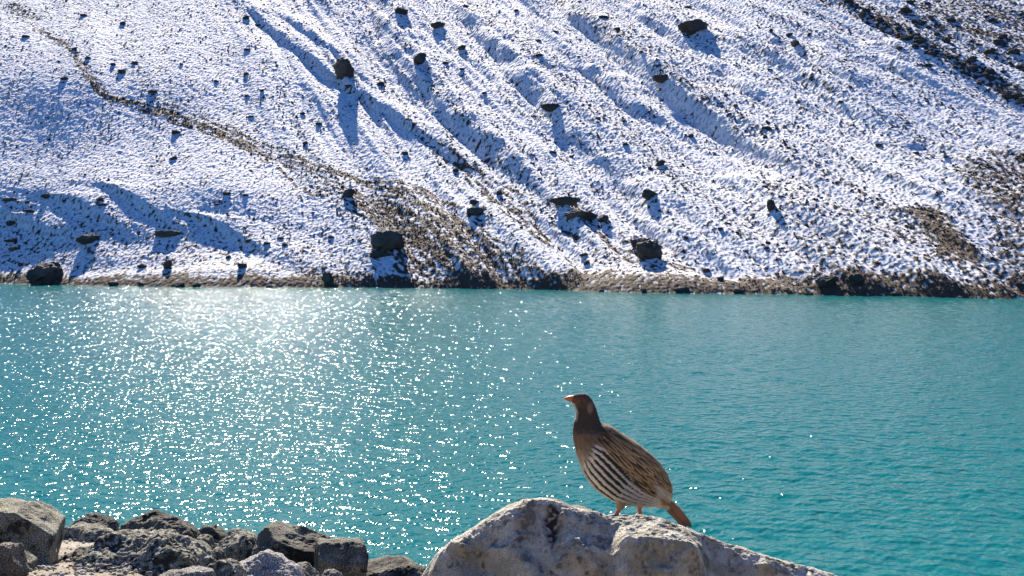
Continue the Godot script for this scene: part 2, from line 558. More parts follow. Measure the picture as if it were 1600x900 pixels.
func rock_color(look: String, p: Vector3, sd: int) -> Color:
	var o := Vector3(sd * 1.37, sd * 0.71, 0)
	var a := lich.get_noise_3dv(p + o)
	var b := lich2.get_noise_3dv(p + o)
	var c := lich3.get_noise_3dv(p + o)
	var k: Color
	match look:
		"dark":
			k = Color(0.185, 0.178, 0.135).lerp(Color(0.37, 0.352, 0.27), smoothstep(-0.1, 0.5, a + 0.3 * b))
			k = k.lerp(Color(0.042, 0.04, 0.036), smoothstep(0.05, 0.4, c + 0.6 * b))
		"grey":
			k = Color(0.30, 0.288, 0.215).lerp(Color(0.60, 0.575, 0.46), smoothstep(0.0, 0.35, a * 0.6 + 0.75 * b))
			k = k.lerp(Color(0.065, 0.062, 0.048), smoothstep(-0.05, 0.2, c * 0.5 - 0.7 * b - 0.04))
			k = k.lerp(Color(0.20, 0.10, 0.04), 0.7 * smoothstep(0.42, 0.55, a - 0.3 * c))
		"green":
			k = Color(0.34, 0.325, 0.24).lerp(Color(0.43, 0.415, 0.325), smoothstep(-0.2, 0.5, a))
			k = k.lerp(Color(0.20, 0.20, 0.07), 0.7 * smoothstep(0.2, 0.5, c + 0.4 * b))
			k = k.lerp(Color(0.07, 0.065, 0.055), smoothstep(0.15, 0.45, -a + 0.5 * b))
		"pale":
			k = Color(0.36, 0.345, 0.30).lerp(Color(0.47, 0.45, 0.40), smoothstep(-0.3, 0.4, a))
			k = k.lerp(Color(0.13, 0.12, 0.10), smoothstep(0.1, 0.4, b * 0.8 - a * 0.6))
		"white":
			k = Color(0.46, 0.45, 0.42).lerp(Color(0.58, 0.56, 0.52), smoothstep(-0.3, 0.4, a))
			k = k.lerp(Color(0.2, 0.185, 0.16), smoothstep(0.25, 0.5, b))
		"brown":
			k = Color(0.20, 0.165, 0.115).lerp(Color(0.30, 0.27, 0.21), smoothstep(-0.2, 0.4, a + 0.4 * b))
			k = k.lerp(Color(0.08, 0.07, 0.055), smoothstep(0.1, 0.4, c + 0.5 * b))
		"plain":
			k = Color(0.85, 0.85, 0.85).lerp(Color(1, 1, 1), smoothstep(-0.2, 0.4, a))
		_:
			k = Color(0.062, 0.056, 0.05).lerp(Color(0.125, 0.10, 0.078), smoothstep(-0.2, 0.4, lich3.get_noise_3dv(p * 0.25 + o)))
	return k

var rock_mat: StandardMaterial3D
var far_mat: StandardMaterial3D

func far_rock(hit: Vector2, w: float, h: float, sd: int, variant: int, called: String, label: String, group := "", sink := 0.3) -> void:
	var o := MeshInstance3D.new()
	o.name = numbered(called)
	o.mesh = far_meshes[variant % far_meshes.size()]
	o.material_override = far_mat
	rng.seed = sd * 77 + 3
	add_child(o)
	var y := terrain_y(hit.x, hit.y)
	var b := Basis(Vector3.UP, rng.randf_range(-0.5, 0.5)) * Basis(Vector3.FORWARD, rng.randf_range(-0.25, 0.25))
	o.transform = Transform3D(Basis(Vector3.RIGHT, 0.35) * Basis.from_scale(Vector3(w, h, minf((w + h) * 0.5, h * 1.3))) * b, Vector3(hit.x, y + h * (0.5 - sink), shore(hit.x) - hit.y))
	tag(o, label, "boulder" if called == "boulder" else "stone", group)

var far_meshes := []

func zone(px: float, py: float) -> String:
	if px < 560 and py > 290: return "small dark stone in the hummocky shaded snow close above the far shore"
	if px < 560: return "small dark stone on the smooth snow beside the upper debris track"
	if px < 1110: return "small dark stone among the snow ribs and gullies of the slope"
	return "small dark stone on the speckled snow between the last rib and the dark rock band"

func build_far_rocks() -> void:
	far_mat = std("far_rock", 0.9, 0.3)
	far_mat.vertex_color_use_as_albedo = true
	for v in 8:
		var cuts := []
		rng.seed = 900 + v
		for c in 11:
			var nn := Vector3(rng.randf_range(-1, 1), rng.randf_range(-0.5, 1), rng.randf_range(-1, 1)).normalized()
			cuts.append([nn, rng.randf_range(0.6, 0.98)])
		far_meshes.append(rock_mesh(18, Vector3.ONE * 1.15, 400 + v * 5, [2.2, 2.5, 2.1, 2.8][v % 4], cuts, 0.24, "far"))
	# boulders one can tell apart: px, py (foot centre), width and height in photograph pixels, label
	var named := [
		[72, 443, 56, 44, "large square dark boulder standing at the far waterline of the lake"],
		[600, 388, 58, 44, "big dark boulder beside the brown debris fan above the far shore"],
		[594, 402, 34, 14, "low dark rock at the foot of the big boulder beside the debris fan"],
		[1082, 54, 42, 28, "round black boulder sitting alone high on the snow slope"],
		[536, 120, 36, 36, "jagged dark boulder on the rocky crest line high on the slope"],
		[657, 106, 22, 20, "brownish rounded boulder in the shaded gully high on the slope"],
		[863, 181, 42, 16, "long flat dark slab lying across a snow rib"],
		[1014, 398, 40, 34, "dark wedge-shaped outcrop in a snow hollow above the far shore"],
		[1000, 382, 30, 18, "low dark ledge beside the wedge-shaped outcrop in the snow hollow"],
		[740, 331, 30, 18, "dark slab boulder tipped on the snow above the debris fan"],
		[742, 315, 17, 10, "small flat boulder just above the tipped slab by the debris fan"],
		[882, 326, 50, 16, "upper dark rock band in the blue hollow mid slope"],
		[906, 343, 62, 16, "lower and longer dark rock band in the blue hollow mid slope"],
		[546, 308, 19, 17, "dark cube-like boulder where the debris track widens into its fan"],
		[1205, 336, 16, 25, "upright black boulder with a narrow shadow on the smooth lower slope"],
		[1036, 134, 34, 13, "brown slab half buried on a crest of the upper slope"],
		[140, 384, 42, 17, "double-humped dark rock above the square waterline boulder"],
		[258, 371, 48, 14, "wide dark ledge in the shaded snow above the far shore"],
		[1015, 316, 24, 18, "dark boulder above the wedge-shaped outcrop"],
		[943, 345, 17, 14, "small square boulder below the dark rock bands"],
		[512, 442, 20, 26, "tall narrow dark rock close above the far waterline"],
		[280, 449, 24, 13, "black pyramid-shaped boulder in the shallows of the far shore"],
		[178, 445, 22, 9, "low dark boulder at the far waterline between two larger ones"],
		[608, 455, 32, 9, "flat grey boulder at the far waterline under the debris fan"],
		[1065, 455, 26, 10, "rounded grey boulder on the brown strip of the far shore"],
		[1152, 457, 20, 8, "small dark boulder on the brown strip of the far shore"],
		[627, 34, 21, 14, "dark boulder at the head of the long shaded gully"],
		[684, 46, 23, 12, "dark boulder on the crest beside the head of the long shaded gully"],
		[1242, 72, 17, 12, "dark lumpy boulder below the black rock band of the upper slope"],
		[1293, 446, 36, 20, "brown earthy hump at the far shore"],
		[1337, 443, 30, 22, "second brown earthy hump at the far shore, taller and narrower"],
	]
	var v := 0
	for e in named:
		var hit := slope_hit(e[0], e[1])
		var m := EYE.distance_to(Vector3(hit.x, 20, shore(hit.x) - hit.y)) / FPX
		far_rock(hit, e[2] * m * 0.86, e[3] * m * 0.84, v, v, "boulder", e[4], "", 0.3 if e[2] > e[3] * 1.8 else 0.22)
		v += 1
	# smaller stones one by one
	var stones := [
		[130, 20, 13, 7], [192, 31, 12, 12], [385, 79, 13, 8], [40, 54, 14, 9], [100, 123, 13, 10], [137, 91, 13, 9], [117, 76, 10, 8], [177, 99, 12, 10], [190, 111, 14, 12], [211, 96, 12, 8],
		[237, 143, 18, 10], [275, 206, 16, 12], [271, 247, 14, 10], [385, 114, 12, 8], [410, 143, 9, 8], [473, 172, 12, 10], [498, 186, 12, 8], [477, 221, 10, 10], [385, 147, 8, 8], [338, 127, 9, 7],
		[392, 179, 11, 6], [283, 100, 8, 6], [385, 30, 14, 10], [403, 37, 16, 8], [72, 308, 16, 13], [43, 316, 12, 8], [13, 313, 28, 11], [17, 348, 16, 14], [17, 378, 20, 10], [22, 391, 24, 11],
		[157, 320, 14, 10], [160, 329, 22, 8], [47, 334, 16, 8], [355, 305, 18, 9], [382, 307, 11, 8], [340, 320, 10, 6], [137, 344, 8, 6], [140, 401, 10, 8], [263, 418, 14, 14], [378, 420, 14, 10],
		[222, 419, 12, 6], [388, 383, 12, 10], [437, 378, 14, 8], [417, 389, 12, 9], [445, 391, 12, 8], [517, 371, 14, 8], [357, 402, 10, 8], [33, 415, 12, 14], [518, 447, 18, 8], [757, 150, 12, 7],
		[695, 102, 12, 9], [722, 110, 9, 7], [842, 98, 12, 10], [863, 244, 16, 9], [893, 242, 11, 8], [633, 233, 16, 11], [712, 258, 11, 12], [780, 300, 14, 16], [840, 69, 12, 8], [867, 56, 16, 7],
		[727, 17, 12, 8], [1002, 99, 12, 8], [1033, 265, 16, 16], [975, 193, 14, 7], [943, 41, 18, 9], [965, 62, 10, 9], [933, 205, 11, 7], [978, 242, 11, 8], [807, 19, 9, 8], [603, 9, 16, 8],
		[1234, 51, 14, 9], [1205, 52, 9, 14], [1320, 92, 8, 6], [1418, 198, 14, 6], [1430, 237, 13, 9], [1374, 226, 14, 10], [1478, 246, 10, 7], [1149, 174, 11, 9], [1134, 157, 9, 11], [1080, 216, 12, 14],
		[1198, 212, 18, 12], [1214, 208, 9, 8], [1202, 111, 10, 6], [1315, 165, 12, 7], [1075, 6, 14, 8], [1259, 356, 12, 14], [1198, 387, 10, 8], [1126, 361, 12, 10], [1104, 413, 14, 12], [1126, 435, 10, 7],
		[1451, 336, 13, 8], [1593, 435, 14, 10], [912, 397, 16, 10], [917, 408, 16, 12], [722, 78, 16, 14], [595, 126, 18, 16], [545, 135, 14, 8], [683, 172, 8, 6], [830, 250, 12, 6], [1195, 300, 12, 7],
		[307, 448, 12, 6], [1264, 462, 14, 6], [940, 457, 9, 5], [700, 457, 12, 5], [1400, 464, 14, 6], [1500, 468, 12, 6], [420, 450, 10, 5], [220, 446, 9, 5], [820, 458, 10, 5], [1005, 455, 10, 5],
	]
	for e in stones:
		var hit := slope_hit(e[0], e[1])
		var m := EYE.distance_to(Vector3(hit.x, 20, shore(hit.x) - hit.y)) / FPX
		if hit.y < 4.0: far_rock(hit, e[2] * m, e[3] * m, v, v, "stone", "small dark stone lying along the far waterline", "stones along the far waterline", 0.2)
		else: far_rock(hit, e[2] * m * 0.76, e[3] * m * 0.56, v, v, "stone", zone(e[0], e[1]), "stones on the snow slope", 0.3)
		v += 1
	# the black rock band near the top of the slope
	var band := [[1310, -5], [1370, 38], [1440, 76], [1520, 118], [1610, 165]]
	var br := RandomNumberGenerator.new()
	br.seed = 21
	for k in 74:
		var t := br.randf()
		var px := 0.0
		var py := 0.0
		if k < 44:
			px = lerpf(1310, 1605, t)
			py = lerp_table(band, px) + br.randf_range(-9, 10)
		else:
			px = br.randf_range(1400, 1600)
			py = br.randf_range(10, 120) + (px - 1500) * 0.15
		var hit := slope_hit(px, py)
		var m := EYE.distance_to(Vector3(hit.x, 40, shore(hit.x) - hit.y)) / FPX
		var s := br.randf_range(6, 14) * m
		far_rock(hit, s * 1.1, s * br.randf_range(0.5, 0.8), v, v, "stone", "black stone of the dark rock band crossing the top of the slope", "stones of the dark rock band", 0.28)
		v += 1
	print("far rocks ", Time.get_ticks_msec())
	# scree: countless small clods and stones, thickest where the ground is bare
	var mm := MultiMesh.new()
	mm.transform_format = MultiMesh.TRANSFORM_3D
	mm.use_colors = true
	mm.mesh = rock_mesh(3, Vector3.ONE, 77, 2.6, [[Vector3(0.3, 0.8, 0.4).normalized(), 0.7], [Vector3(-0.7, 0.3, 0.5).normalized(), 0.75]], 0.2, "plain")
	rng.seed = 99
	var places: Array[Transform3D] = []
	var tints := PackedColorArray()
	var tries := 0
	while places.size() < 60000 and tries < 900000:
		tries += 1
		var u := rng.randf()
		var w := rng.randf()
		var at := int(w * (MH - 1)) * MW + int(u * (MW - 1))
		if bare[at] < 150: continue
		var x := lerpf(TX0, TX1, u)
		var dz := lerpf(TZ0, TZ1, w)
		if dz < 0.6: continue
		var s := (0.07 + 0.28 * pow(rng.randf(), 3.0)) * (1.0 - 0.4 * brownb[at] / 255.0)
		tints.append(Color(0.05, 0.045, 0.042).lerp(Color(0.090, 0.061, 0.041), brownb[at] / 255.0 * rng.randf_range(0.5, 1.0)))
		places.append(Transform3D(Basis(Vector3.UP, rng.randf() * TAU) * Basis(Vector3.RIGHT, rng.randf_range(-0.4, 0.4)) * Basis.from_scale(Vector3(s * rng.randf_range(0.9, 1.7), s * rng.randf_range(0.6, 1.1), s)), Vector3(x, terrain_y(x, dz) + s * 0.12, shore(x) - dz)))
	mm.instance_count = places.size()
	for k in places.size():
		mm.set_instance_transform(k, places[k])
		mm.set_instance_color(k, tints[k])
	var o := MultiMeshInstance3D.new()
	o.name = "scree"
	o.multimesh = mm
	o.material_override = far_mat
	add_child(o)
	tag(o, "small dark clods and stones strewn over the bare patches of the far slope", "scree", "", "stuff")

# ------------------------------------------------------------------ the lake
func build_lake() -> void:
	var n := 1024
	var tile := 11.0
	var wr := RandomNumberGenerator.new()
	wr.seed = 8
	var sx := PackedFloat32Array()
	var sy := PackedFloat32Array()
	sx.resize(n * n)
	sy.resize(n * n)
	for w in 32:
		var wl := 0.10 * pow(9.0, w / 31.0) * wr.randf_range(0.9, 1.1)
		var dir := wr.randf() * PI
		var kx := int(round(cos(dir) * tile / wl))
		var ky := int(round(sin(dir) * tile / wl))
		if kx == 0 and ky == 0: ky = 1
		var k := Vector2(kx, ky)
		var slope := 0.037 * (1.0 + 0.25 * wr.randf())
		var ax := 1.15 * slope * kx / k.length()
		var ay := 0.95 * slope * ky / k.length()
		var ph := wr.randf() * TAU
		var cx := PackedFloat32Array()
		var sxx := PackedFloat32Array()
		for i in n:
			cx.append(cos(TAU * kx * i / n))
			sxx.append(sin(TAU * kx * i / n))
		for j in n:
			var cj := cos(TAU * ky * j / n + ph)
			var sj := sin(TAU * ky * j / n + ph)
			var row := j * n
			for i in n:
				var c := cx[i] * cj - sxx[i] * sj
				sx[row + i] += ax * c
				sy[row + i] += ay * c
	var data := PackedFloat32Array()
	data.resize(n * n * 3)
	for k in n * n:
		var nx := -sx[k]
		var ny := sy[k]
		var l := 1.0 / sqrt(nx * nx + ny * ny + 1.0)
		data[k * 3] = nx * l * 0.5 + 0.5
		data[k * 3 + 1] = ny * l * 0.5 + 0.5
		data[k * 3 + 2] = l * 0.5 + 0.5
	print("ripples ", Time.get_ticks_msec())
	var mat := std("glacial_water", 0.088, 0.155)
	mat.albedo_color = Color(0.005, 0.112, 0.120).linear_to_srgb()
	mat.normal_enabled = true
	mat.normal_texture = ImageTexture.create_from_image(Image.create_from_data(n, n, false, Image.FORMAT_RGBF, data.to_byte_array()))
	mat.normal_scale = 1.0
	mat.uv1_scale = Vector3(1.0 / tile, 1.0 / tile, 1.0)
	var nx := 600
	var nz := 460
	var w1 := noise(51, 3.2, 2)
	var w2 := noise(52, 9.0, 2)
	var gust := noise(53, 26.0, 2)
	var w0 := noise(54, 1.15, 2)
	var pos := PackedVector3Array()
	var uv := PackedVector2Array()
	pos.resize(nx * nz)
	uv.resize(nx * nz)
	for j in nz:
		var f := float(j) / (nz - 1)
		var z := -14.0 - 100.0 * f - 131.0 * f * f * f
		var half := 22.0 + 0.56 * -z
		for i in nx:
			var x := (2.0 * i / (nx - 1) - 1.0) * half
			var g := 0.42 + 0.5 * smoothstep(-30.0, -110.0, z) + 0.5 * gust.get_noise_2d(x * 0.5, z * 0.3)
			var y := 0.0 + g * (0.088 * w0.get_noise_2d(x, z * 0.8) + 0.035 * w1.get_noise_2d(x * 0.8, z * 1.1) + 0.045 * w2.get_noise_2d(x * 0.8, z * 1.1))
			pos[j * nx + i] = Vector3(x, y, z)
			uv[j * nx + i] = Vector2(x * 0.96 + z * 0.28, z * 0.96 - x * 0.28)
	var o := put("lake", grid_mesh(nx, nz, pos, Vector3.UP, uv), mat)
	tag(o, "rippled turquoise glacial lake glittering in the sun", "", "", "structure")
	print("lake ", Time.get_ticks_msec())

# ------------------------------------------------------------------ the near bank
var bank_n := noise(61, 1.7, 3)
var bank_f := noise(62, 0.3, 2)

func bank_y(x: float, z: float) -> float:
	var d := -z
	var y := 0.0
	if d < 0.0: y = 4.9 + 0.33 * -d
	elif d < 6.5: y = lerpf(4.9, 4.62, d / 6.5)
	elif d < 8.2: y = lerpf(4.62, 4.50, (d - 6.5) / 1.7)
	elif d < 9.5: y = lerpf(4.50, 4.30, (d - 8.2) / 1.3)
	elif d < 11.5: y = lerpf(4.30, 4.0, (d - 9.5) / 2.0)
	else: y = 4.0 - 0.36 * (d - 11.5)
	y -= 0.62 * smoothstep(-2.35, -1.7, x) * smoothstep(6.0, 7.6, d)
	return y + 0.06 * bank_n.get_noise_2d(x, z) + 0.02 * bank_f.get_noise_2d(x, z)

func build_bank() -> void:
	var nx := 200
	var nz := 260
	var pos := PackedVector3Array()
	var col := PackedColorArray()
	var a1 := noise(63, 0.8, 3)
	var a2 := noise(64, 0.12, 2)
	for j in nz:
		var f := float(j) / (nz - 1)
		var z := 70.0 * pow(maxf(0.0, f - 0.5) * 2.0, 2.0) - 26.0 * minf(1.0, (1.0 - f) * 2.0) + 0.0 if f > 0.5 else -26.0 + 26.0 * f * 2.0
		if f > 0.5: z = 70.0 * pow((f - 0.5) * 2.0, 1.6)
		for i in nx:
			var s := 2.0 * i / (nx - 1) - 1.0
			var x := s * (9.0 + 60.0 * s * s * (1.0 if f < 0.5 else 1.0))
			pos.append(Vector3(x, bank_y(x, z), z))
			var k := Color(0.31, 0.27, 0.205).lerp(Color(0.45, 0.41, 0.34), smoothstep(-0.2, 0.4, a1.get_noise_2d(x, z) + 0.6 * a2.get_noise_2d(x, z)))
			k = k.lerp(Color(0.21, 0.13, 0.065), smoothstep(0.1, 0.4, a1.get_noise_2d(x + 40.0, z)))
			col.append(k)
	var mat := std("bank_gravel", 0.95, 0.2)
	mat.vertex_color_use_as_albedo = true
	mat.albedo_texture = noise_tex(81, 14.0, 3, 0.7, 1.0)
	mat.normal_enabled = true
	mat.normal_texture = bump_tex(82, 18.0, 3, 10.0)
	mat.uv1_triplanar = true
	mat.uv1_world_triplanar = true
	mat.uv1_scale = Vector3(1.4, 1.4, 1.4)
	var o := put("bank_ground", grid_mesh(nx, nz, pos, Vector3.UP, PackedVector2Array(), col), mat)
	tag(o, "stony gravel bank sloping down to the near shore", "", "", "structure")

func near_rock(px: float, top: float, d: float, wpx: float, hpx: float, deep: float, sd: int, power: float, cuts: Array, rough: float, look: String, label: String, turn := 0.0, tilt := 0.0, n := 44, layers := Vector3.ZERO) -> void:
	var m := d / FPX
	var p := at_depth(px, top, -d)
	var size := Vector3(wpx * m, hpx * m, deep)
	var fr := RandomNumberGenerator.new()
	fr.seed = sd * 13
	var all_cuts := cuts.duplicate()
	for k in (14 if power < 6.0 else 0):
		var v := Vector3(fr.randf_range(-1, 1), fr.randf_range(-0.4, 1), fr.randf_range(-1, 1)).normalized()
		all_cuts.append([v, fr.randf_range(0.84, 1.08)])
	var o := put("rock", rock_mesh(n, size, sd, power, all_cuts, rough, look, layers), rock_mat)
	o.transform = Transform3D(Basis(Vector3.UP, turn) * Basis(Vector3.BACK, tilt), p - Vector3(0, size.y * 0.5, 0))
	tag(o, label, "rock")

func build_near_rocks() -> void:
	rock_mat = std("weathered_rock", 0.88, 0.35)
	rock_mat.vertex_color_use_as_albedo = true
	rock_mat.albedo_texture = noise_tex(91, 20.0, 5, 0.34, 1.0)
	rock_mat.normal_enabled = true
	rock_mat.normal_texture = bump_tex(92, 22.0, 4, 14.0)
	rock_mat.normal_scale = 0.9
	rock_mat.uv1_triplanar = true
	rock_mat.uv1_scale = Vector3(3.2, 3.2, 3.2)
	var up := Vector3.UP
	near_rock(6, 789, 9.0, 158, 150, 0.62, 101, 7.0, [[Vector3(0.55, 1, 0.1).normalized(), 1.02], [Vector3(0.1, 0.25, 1).normalized(), 0.92]], 0.05, "green", "large square grey-green boulder standing in the white pebbles", 0.18, -0.10, 56)
	near_rock(147, 806, 11.4, 74, 60, 0.5, 111, 3.5, [[Vector3(-0.1, 0.9, 0.5).normalized(), 0.8]], 0.09, "dark", "small dark flat-topped rock behind a layered grey rock", 0.2, -0.1)
	near_rock(140, 820, 10.8, 96, 70, 0.5, 121, 2.6, [], 0.08, "grey", "layered grey rock with curved bands beside the square boulder", 0.1, -0.15, 44, Vector3(0.25, 1.0, 0.2))
	near_rock(246, 805, 10.6, 150, 120, 0.75, 131, 2.9, [[Vector3(-0.1, 0.5, 1).normalized(), 0.85], [Vector3(-0.5, 0.9, 0.2).normalized(), 0.92]], 0.09, "dark", "broad rounded dark boulder with a tiny stone perched on top", -0.1, 0.0, 56, Vector3(0.2, 0.8, 0.5))
	near_rock(332, 821, 10.7, 56, 90, 0.4, 141, 3.0, [[Vector3(0.4, 1, 0.2).normalized(), 0.9]], 0.09, "dark", "dark narrow rock between the broad rounded boulder and a pale-topped rock", 0.3, -0.08)
	near_rock(220, 829, 9.4, 56, 60, 0.26, 151, 2.2, [], 0.10, "grey", "small grizzled dome-shaped rock leaning behind the rough speckled boulder", 0.5, 0.1)
	near_rock(372, 827, 9.8, 84, 90, 0.42, 161, 2.3, [[Vector3(-0.6, 0.9, 0.3).normalized(), 0.86]], 0.08, "grey", "rounded pale-topped rock next to the long dark slab boulder", 0.2, -0.15)
	near_rock(468, 824, 9.7, 142, 110, 0.55, 171, 5.0, [[Vector3(0.28, 1, 0.25).normalized(), 0.78], [Vector3(0, 0.05, 1).normalized(), 0.85], [Vector3(1, 0.15, 0.1).normalized(), 0.9]], 0.07, "dark", "long dark slab boulder with a top edge sloping towards the block", -0.15, -0.1, 56)
	near_rock(530, 846, 9.3, 78, 120, 0.36, 181, 9.0, [[Vector3(0.05, 1, 0.55).normalized(), 0.98]], 0.045, "dark", "blocky grey rock with a straight upright edge against the water", 0.22, -0.07, 50)
	near_rock(228, 838, 8.7, 220, 150, 0.75, 191, 3.0, [[Vector3(-0.35, 1, 0.55).normalized(), 0.86], [Vector3(0.15, 0.1, 1).normalized(), 0.9], [Vector3(0.9, 0.5, 0.2).normalized(), 0.92]], 0.12, "grey", "big rough speckled boulder with rusty lichen amid the other rocks", 0.1, -0.02, 72)
	near_rock(408, 866, 8.2, 136, 110, 0.5, 201, 3.4, [[Vector3(0.3, 0.9, 0.5).normalized(), 0.8], [Vector3(-0.6, 0.8, 0.4).normalized(), 0.85]], 0.07, "white", "pale whitish boulder in front of the long dark slab", 0.15, -0.1, 56)
	near_rock(352, 876, 8.0, 70, 80, 0.3, 211, 2.8, [[Vector3(-0.5, 0.8, 0.6).normalized(), 0.8]], 0.11, "grey", "small angular grey rock between the speckled and the pale boulder", 0.4, 0.1)
	near_rock(341, 859, 9.0, 24, 30, 0.12, 221, 2.2, [], 0.08, "dark", "little round dark stone wedged beside the speckled boulder", 0.0, 0.0, 24)
	near_rock(620, 874, 9.6, 130, 80, 0.55, 231, 3.6, [[Vector3(-0.15, 1, 0.2).normalized(), 0.85]], 0.07, "dark", "low flat dark rock beside the water between block and large pale rock", 0.1, 0.05, 50)
	near_rock(8, 848, 8.0, 60, 110, 0.3, 241, 3.2, [[Vector3(0.7, 0.7, 0.2).normalized(), 0.8]], 0.08, "brown", "brownish rock in front of the square grey-green boulder", 0.2, -0.2)
	near_rock(30, 862, 8.4, 54, 30, 0.2, 243, 3.2, [[Vector3(0.3, 0.9, 0.2).normalized(), 0.8]], 0.08, "dark", "thin slanting dark slab against the foot of the square boulder", 0.2, -0.45, 30)
	near_rock(126, 857, 9.1, 62, 60, 0.3, 251, 2.8, [[Vector3(-0.5, 0.8, 0.4).normalized(), 0.85]], 0.10, "dark", "dark rock tucked behind the speckled boulder beside dry grass", 0.1, 0.15)
	near_rock(296, 889, 7.9, 110, 60, 0.34, 261, 2.6, [], 0.08, "pale", "low pale rock at the foot of the speckled boulder", 0.1, 0.0)
	near_rock(519, 890, 8.5, 34, 40, 0.16, 271, 2.4, [], 0.08, "pale", "small pale stone at the foot of the blocky rock", 0.1, 0.0, 30)
	near_rock(470, 880, 8.8, 60, 60, 0.3, 281, 3.6, [[Vector3(0.6, 0.8, 0.3).normalized(), 0.75]], 0.08, "dark", "dark sloping rock between the pale boulder and the blocky rock", 0.1, -0.3, 36)
	near_rock(318, 836, 10.2, 34, 40, 0.2, 291, 2.6, [], 0.1, "dark", "small mottled rock against the flank of the broad rounded boulder", 0.1, -0.3, 28)
	near_rock(227, 803, 10.6, 9, 7, 0.04, 301, 2.6, [], 0.08, "dark", "tiny black stone perched on top of the broad rounded boulder", 0.1, 0.0, 10)
	# white pebbles in front of the square boulder
	var pr := RandomNumberGenerator.new()
	pr.seed = 41
	var protos := []
	var pebble_mat := rock_mat.duplicate()
	pebble_mat.resource_name = "pale_pebble"
	pebble_mat.albedo_texture = noise_tex(97, 20.0, 3, 0.8, 1.0, 256)
	for k in 4: protos.append(rock_mesh(10, Vector3(1, 0.62, 0.8), 500 + k * 3, [2.4, 3.2, 2.8, 4.0][k], [[Vector3(pr.randf_range(-1, 1), 1, pr.randf_range(-1, 1)).normalized(), 0.75]], 0.08, "white" if k < 3 else "pale"))
	for k in 70:
		var px := pr.randf_range(14, 118)
		var py := pr.randf_range(868, 908)
		if k > 58:
			px = pr.randf_range(100, 122)
			py = pr.randf_range(850, 880)
		if py < 872 + (10 if px > 100 else 0) and k <= 58: continue
		var z := bank_hit(px, py)
		var p := at_depth(px, py, z)
		var s := pr.randf_range(9, 27) * -z / FPX
		var o := put("pebble", protos[k % 4], pebble_mat)
		o.transform = Transform3D(Basis(Vector3.UP, pr.randf() * TAU) * Basis(Vector3.BACK, pr.randf_range(-0.4, 0.4)) * Basis.from_scale(Vector3.ONE * s), Vector3(p.x, bank_y(p.x, z) + s * 0.2, z))
		tag(o, "whitish pebble on the ground at the foot of the square boulder", "pebble", "white pebbles by the square boulder")
	# gravel strewn between the rocks
	var gmm := MultiMesh.new()
	gmm.transform_format = MultiMesh.TRANSFORM_3D
	gmm.use_colors = true
	gmm.mesh = rock_mesh(4, Vector3(1, 0.7, 0.85), 88, 2.8, [[Vector3(0.3, 0.8, 0.4).normalized(), 0.7]], 0.15, "plain")
	gmm.instance_count = 5000
	for k in 5000:
		var x := pr.randf_range(-4.6, -1.5)
		var z := -pr.randf_range(7.0, 11.5)
		var s := 0.008 + 0.035 * pow(pr.randf(), 2.5)
		gmm.set_instance_transform(k, Transform3D(Basis(Vector3.UP, pr.randf() * TAU) * Basis(Vector3.BACK, pr.randf_range(-0.5, 0.5)) * Basis.from_scale(Vector3.ONE * s), Vector3(x, bank_y(x, z) + s * 0.15, z)))
		gmm.set_instance_color(k, Color(0.26, 0.22, 0.17).lerp(Color(0.52, 0.5, 0.46), pr.randf()))
	var gv := MultiMeshInstance3D.new()
	gv.name = "gravel"
	gv.multimesh = gmm
	gv.material_override = pebble_mat
	add_child(gv)
	tag(gv, "loose beige gravel between the boulders of the near bank", "gravel", "", "stuff")
	# dry grass between the rocks
	var st := PackedVector3Array()
	var nn := PackedVector3Array()
	var ix := PackedInt32Array()
	var cc := PackedColorArray()
	for k in 2600:
		var px := pr.randf_range(96, 182)
		var py := pr.randf_range(838, 902)
		var z := bank_hit(px, py)
		var p := at_depth(px, py, z)
		p.y = bank_y(p.x, z) - 0.01
		var h := pr.randf_range(0.02, 0.06)
		var lean := Vector3(pr.randfn(0, 0.7), 1.0, pr.randfn(0, 0.7)) * h
		var side := Vector3(pr.randf_range(-1, 1), 0, pr.randf_range(-1, 1)).normalized() * 0.003
		var b := st.size()
		st.append_array([p - side, p + side, p + lean * 0.6 + side * 0.7, p + lean * 0.6 - side * 0.7, p + lean + Vector3(lean.x, -h * 0.2, lean.z) * 0.5])
		for q in 5:
			nn.append(Vector3(0, 0.7, 0.7))
			cc.append(Color(0.30, 0.17, 0.075).lerp(Color(0.42, 0.31, 0.16), pr.randf()) if q == 0 else cc[-1])
		ix.append_array([b, b + 2, b + 1, b, b + 3, b + 2, b + 3, b + 4, b + 2])
	var gm := std("dry_grass", 0.8, 0.3)
	gm.vertex_color_use_as_albedo = true
	var go := put("dry_grass", mesh_of(st, nn, ix, PackedVector2Array(), cc), gm)
	tag(go, "short rusty dry grass between the square boulder and the speckled rock", "grass", "", "stuff")

func bank_hit(px: float, py: float) -> float:
	var r := ray(px, py)
	var a := 3.0
	var b := 30.0
	for k in 30:
		var m := (a + b) * 0.5
		var p := EYE + r * m
		if p.y > bank_y(p.x, p.z): a = m
		else: b = m
	return (EYE + r * a).z

# ------------------------------------------------------------------ the large pale rock under the bird
const ROCK_Z := -4.72
var crest_px := [[600, 960], [640, 925], [660, 898], [680, 868], [700, 850], [740, 825], [780, 800], [815, 784], [840, 779], [870, 783], [900, 794], [930, 801], [960, 808], [1000, 806], [1030, 809], [1060, 820], [1100, 836], [1140, 852], [1180, 863], [1230, 880], [1300, 897], [1380, 930], [1440, 980]]
var perch_pos := PackedVector3Array()

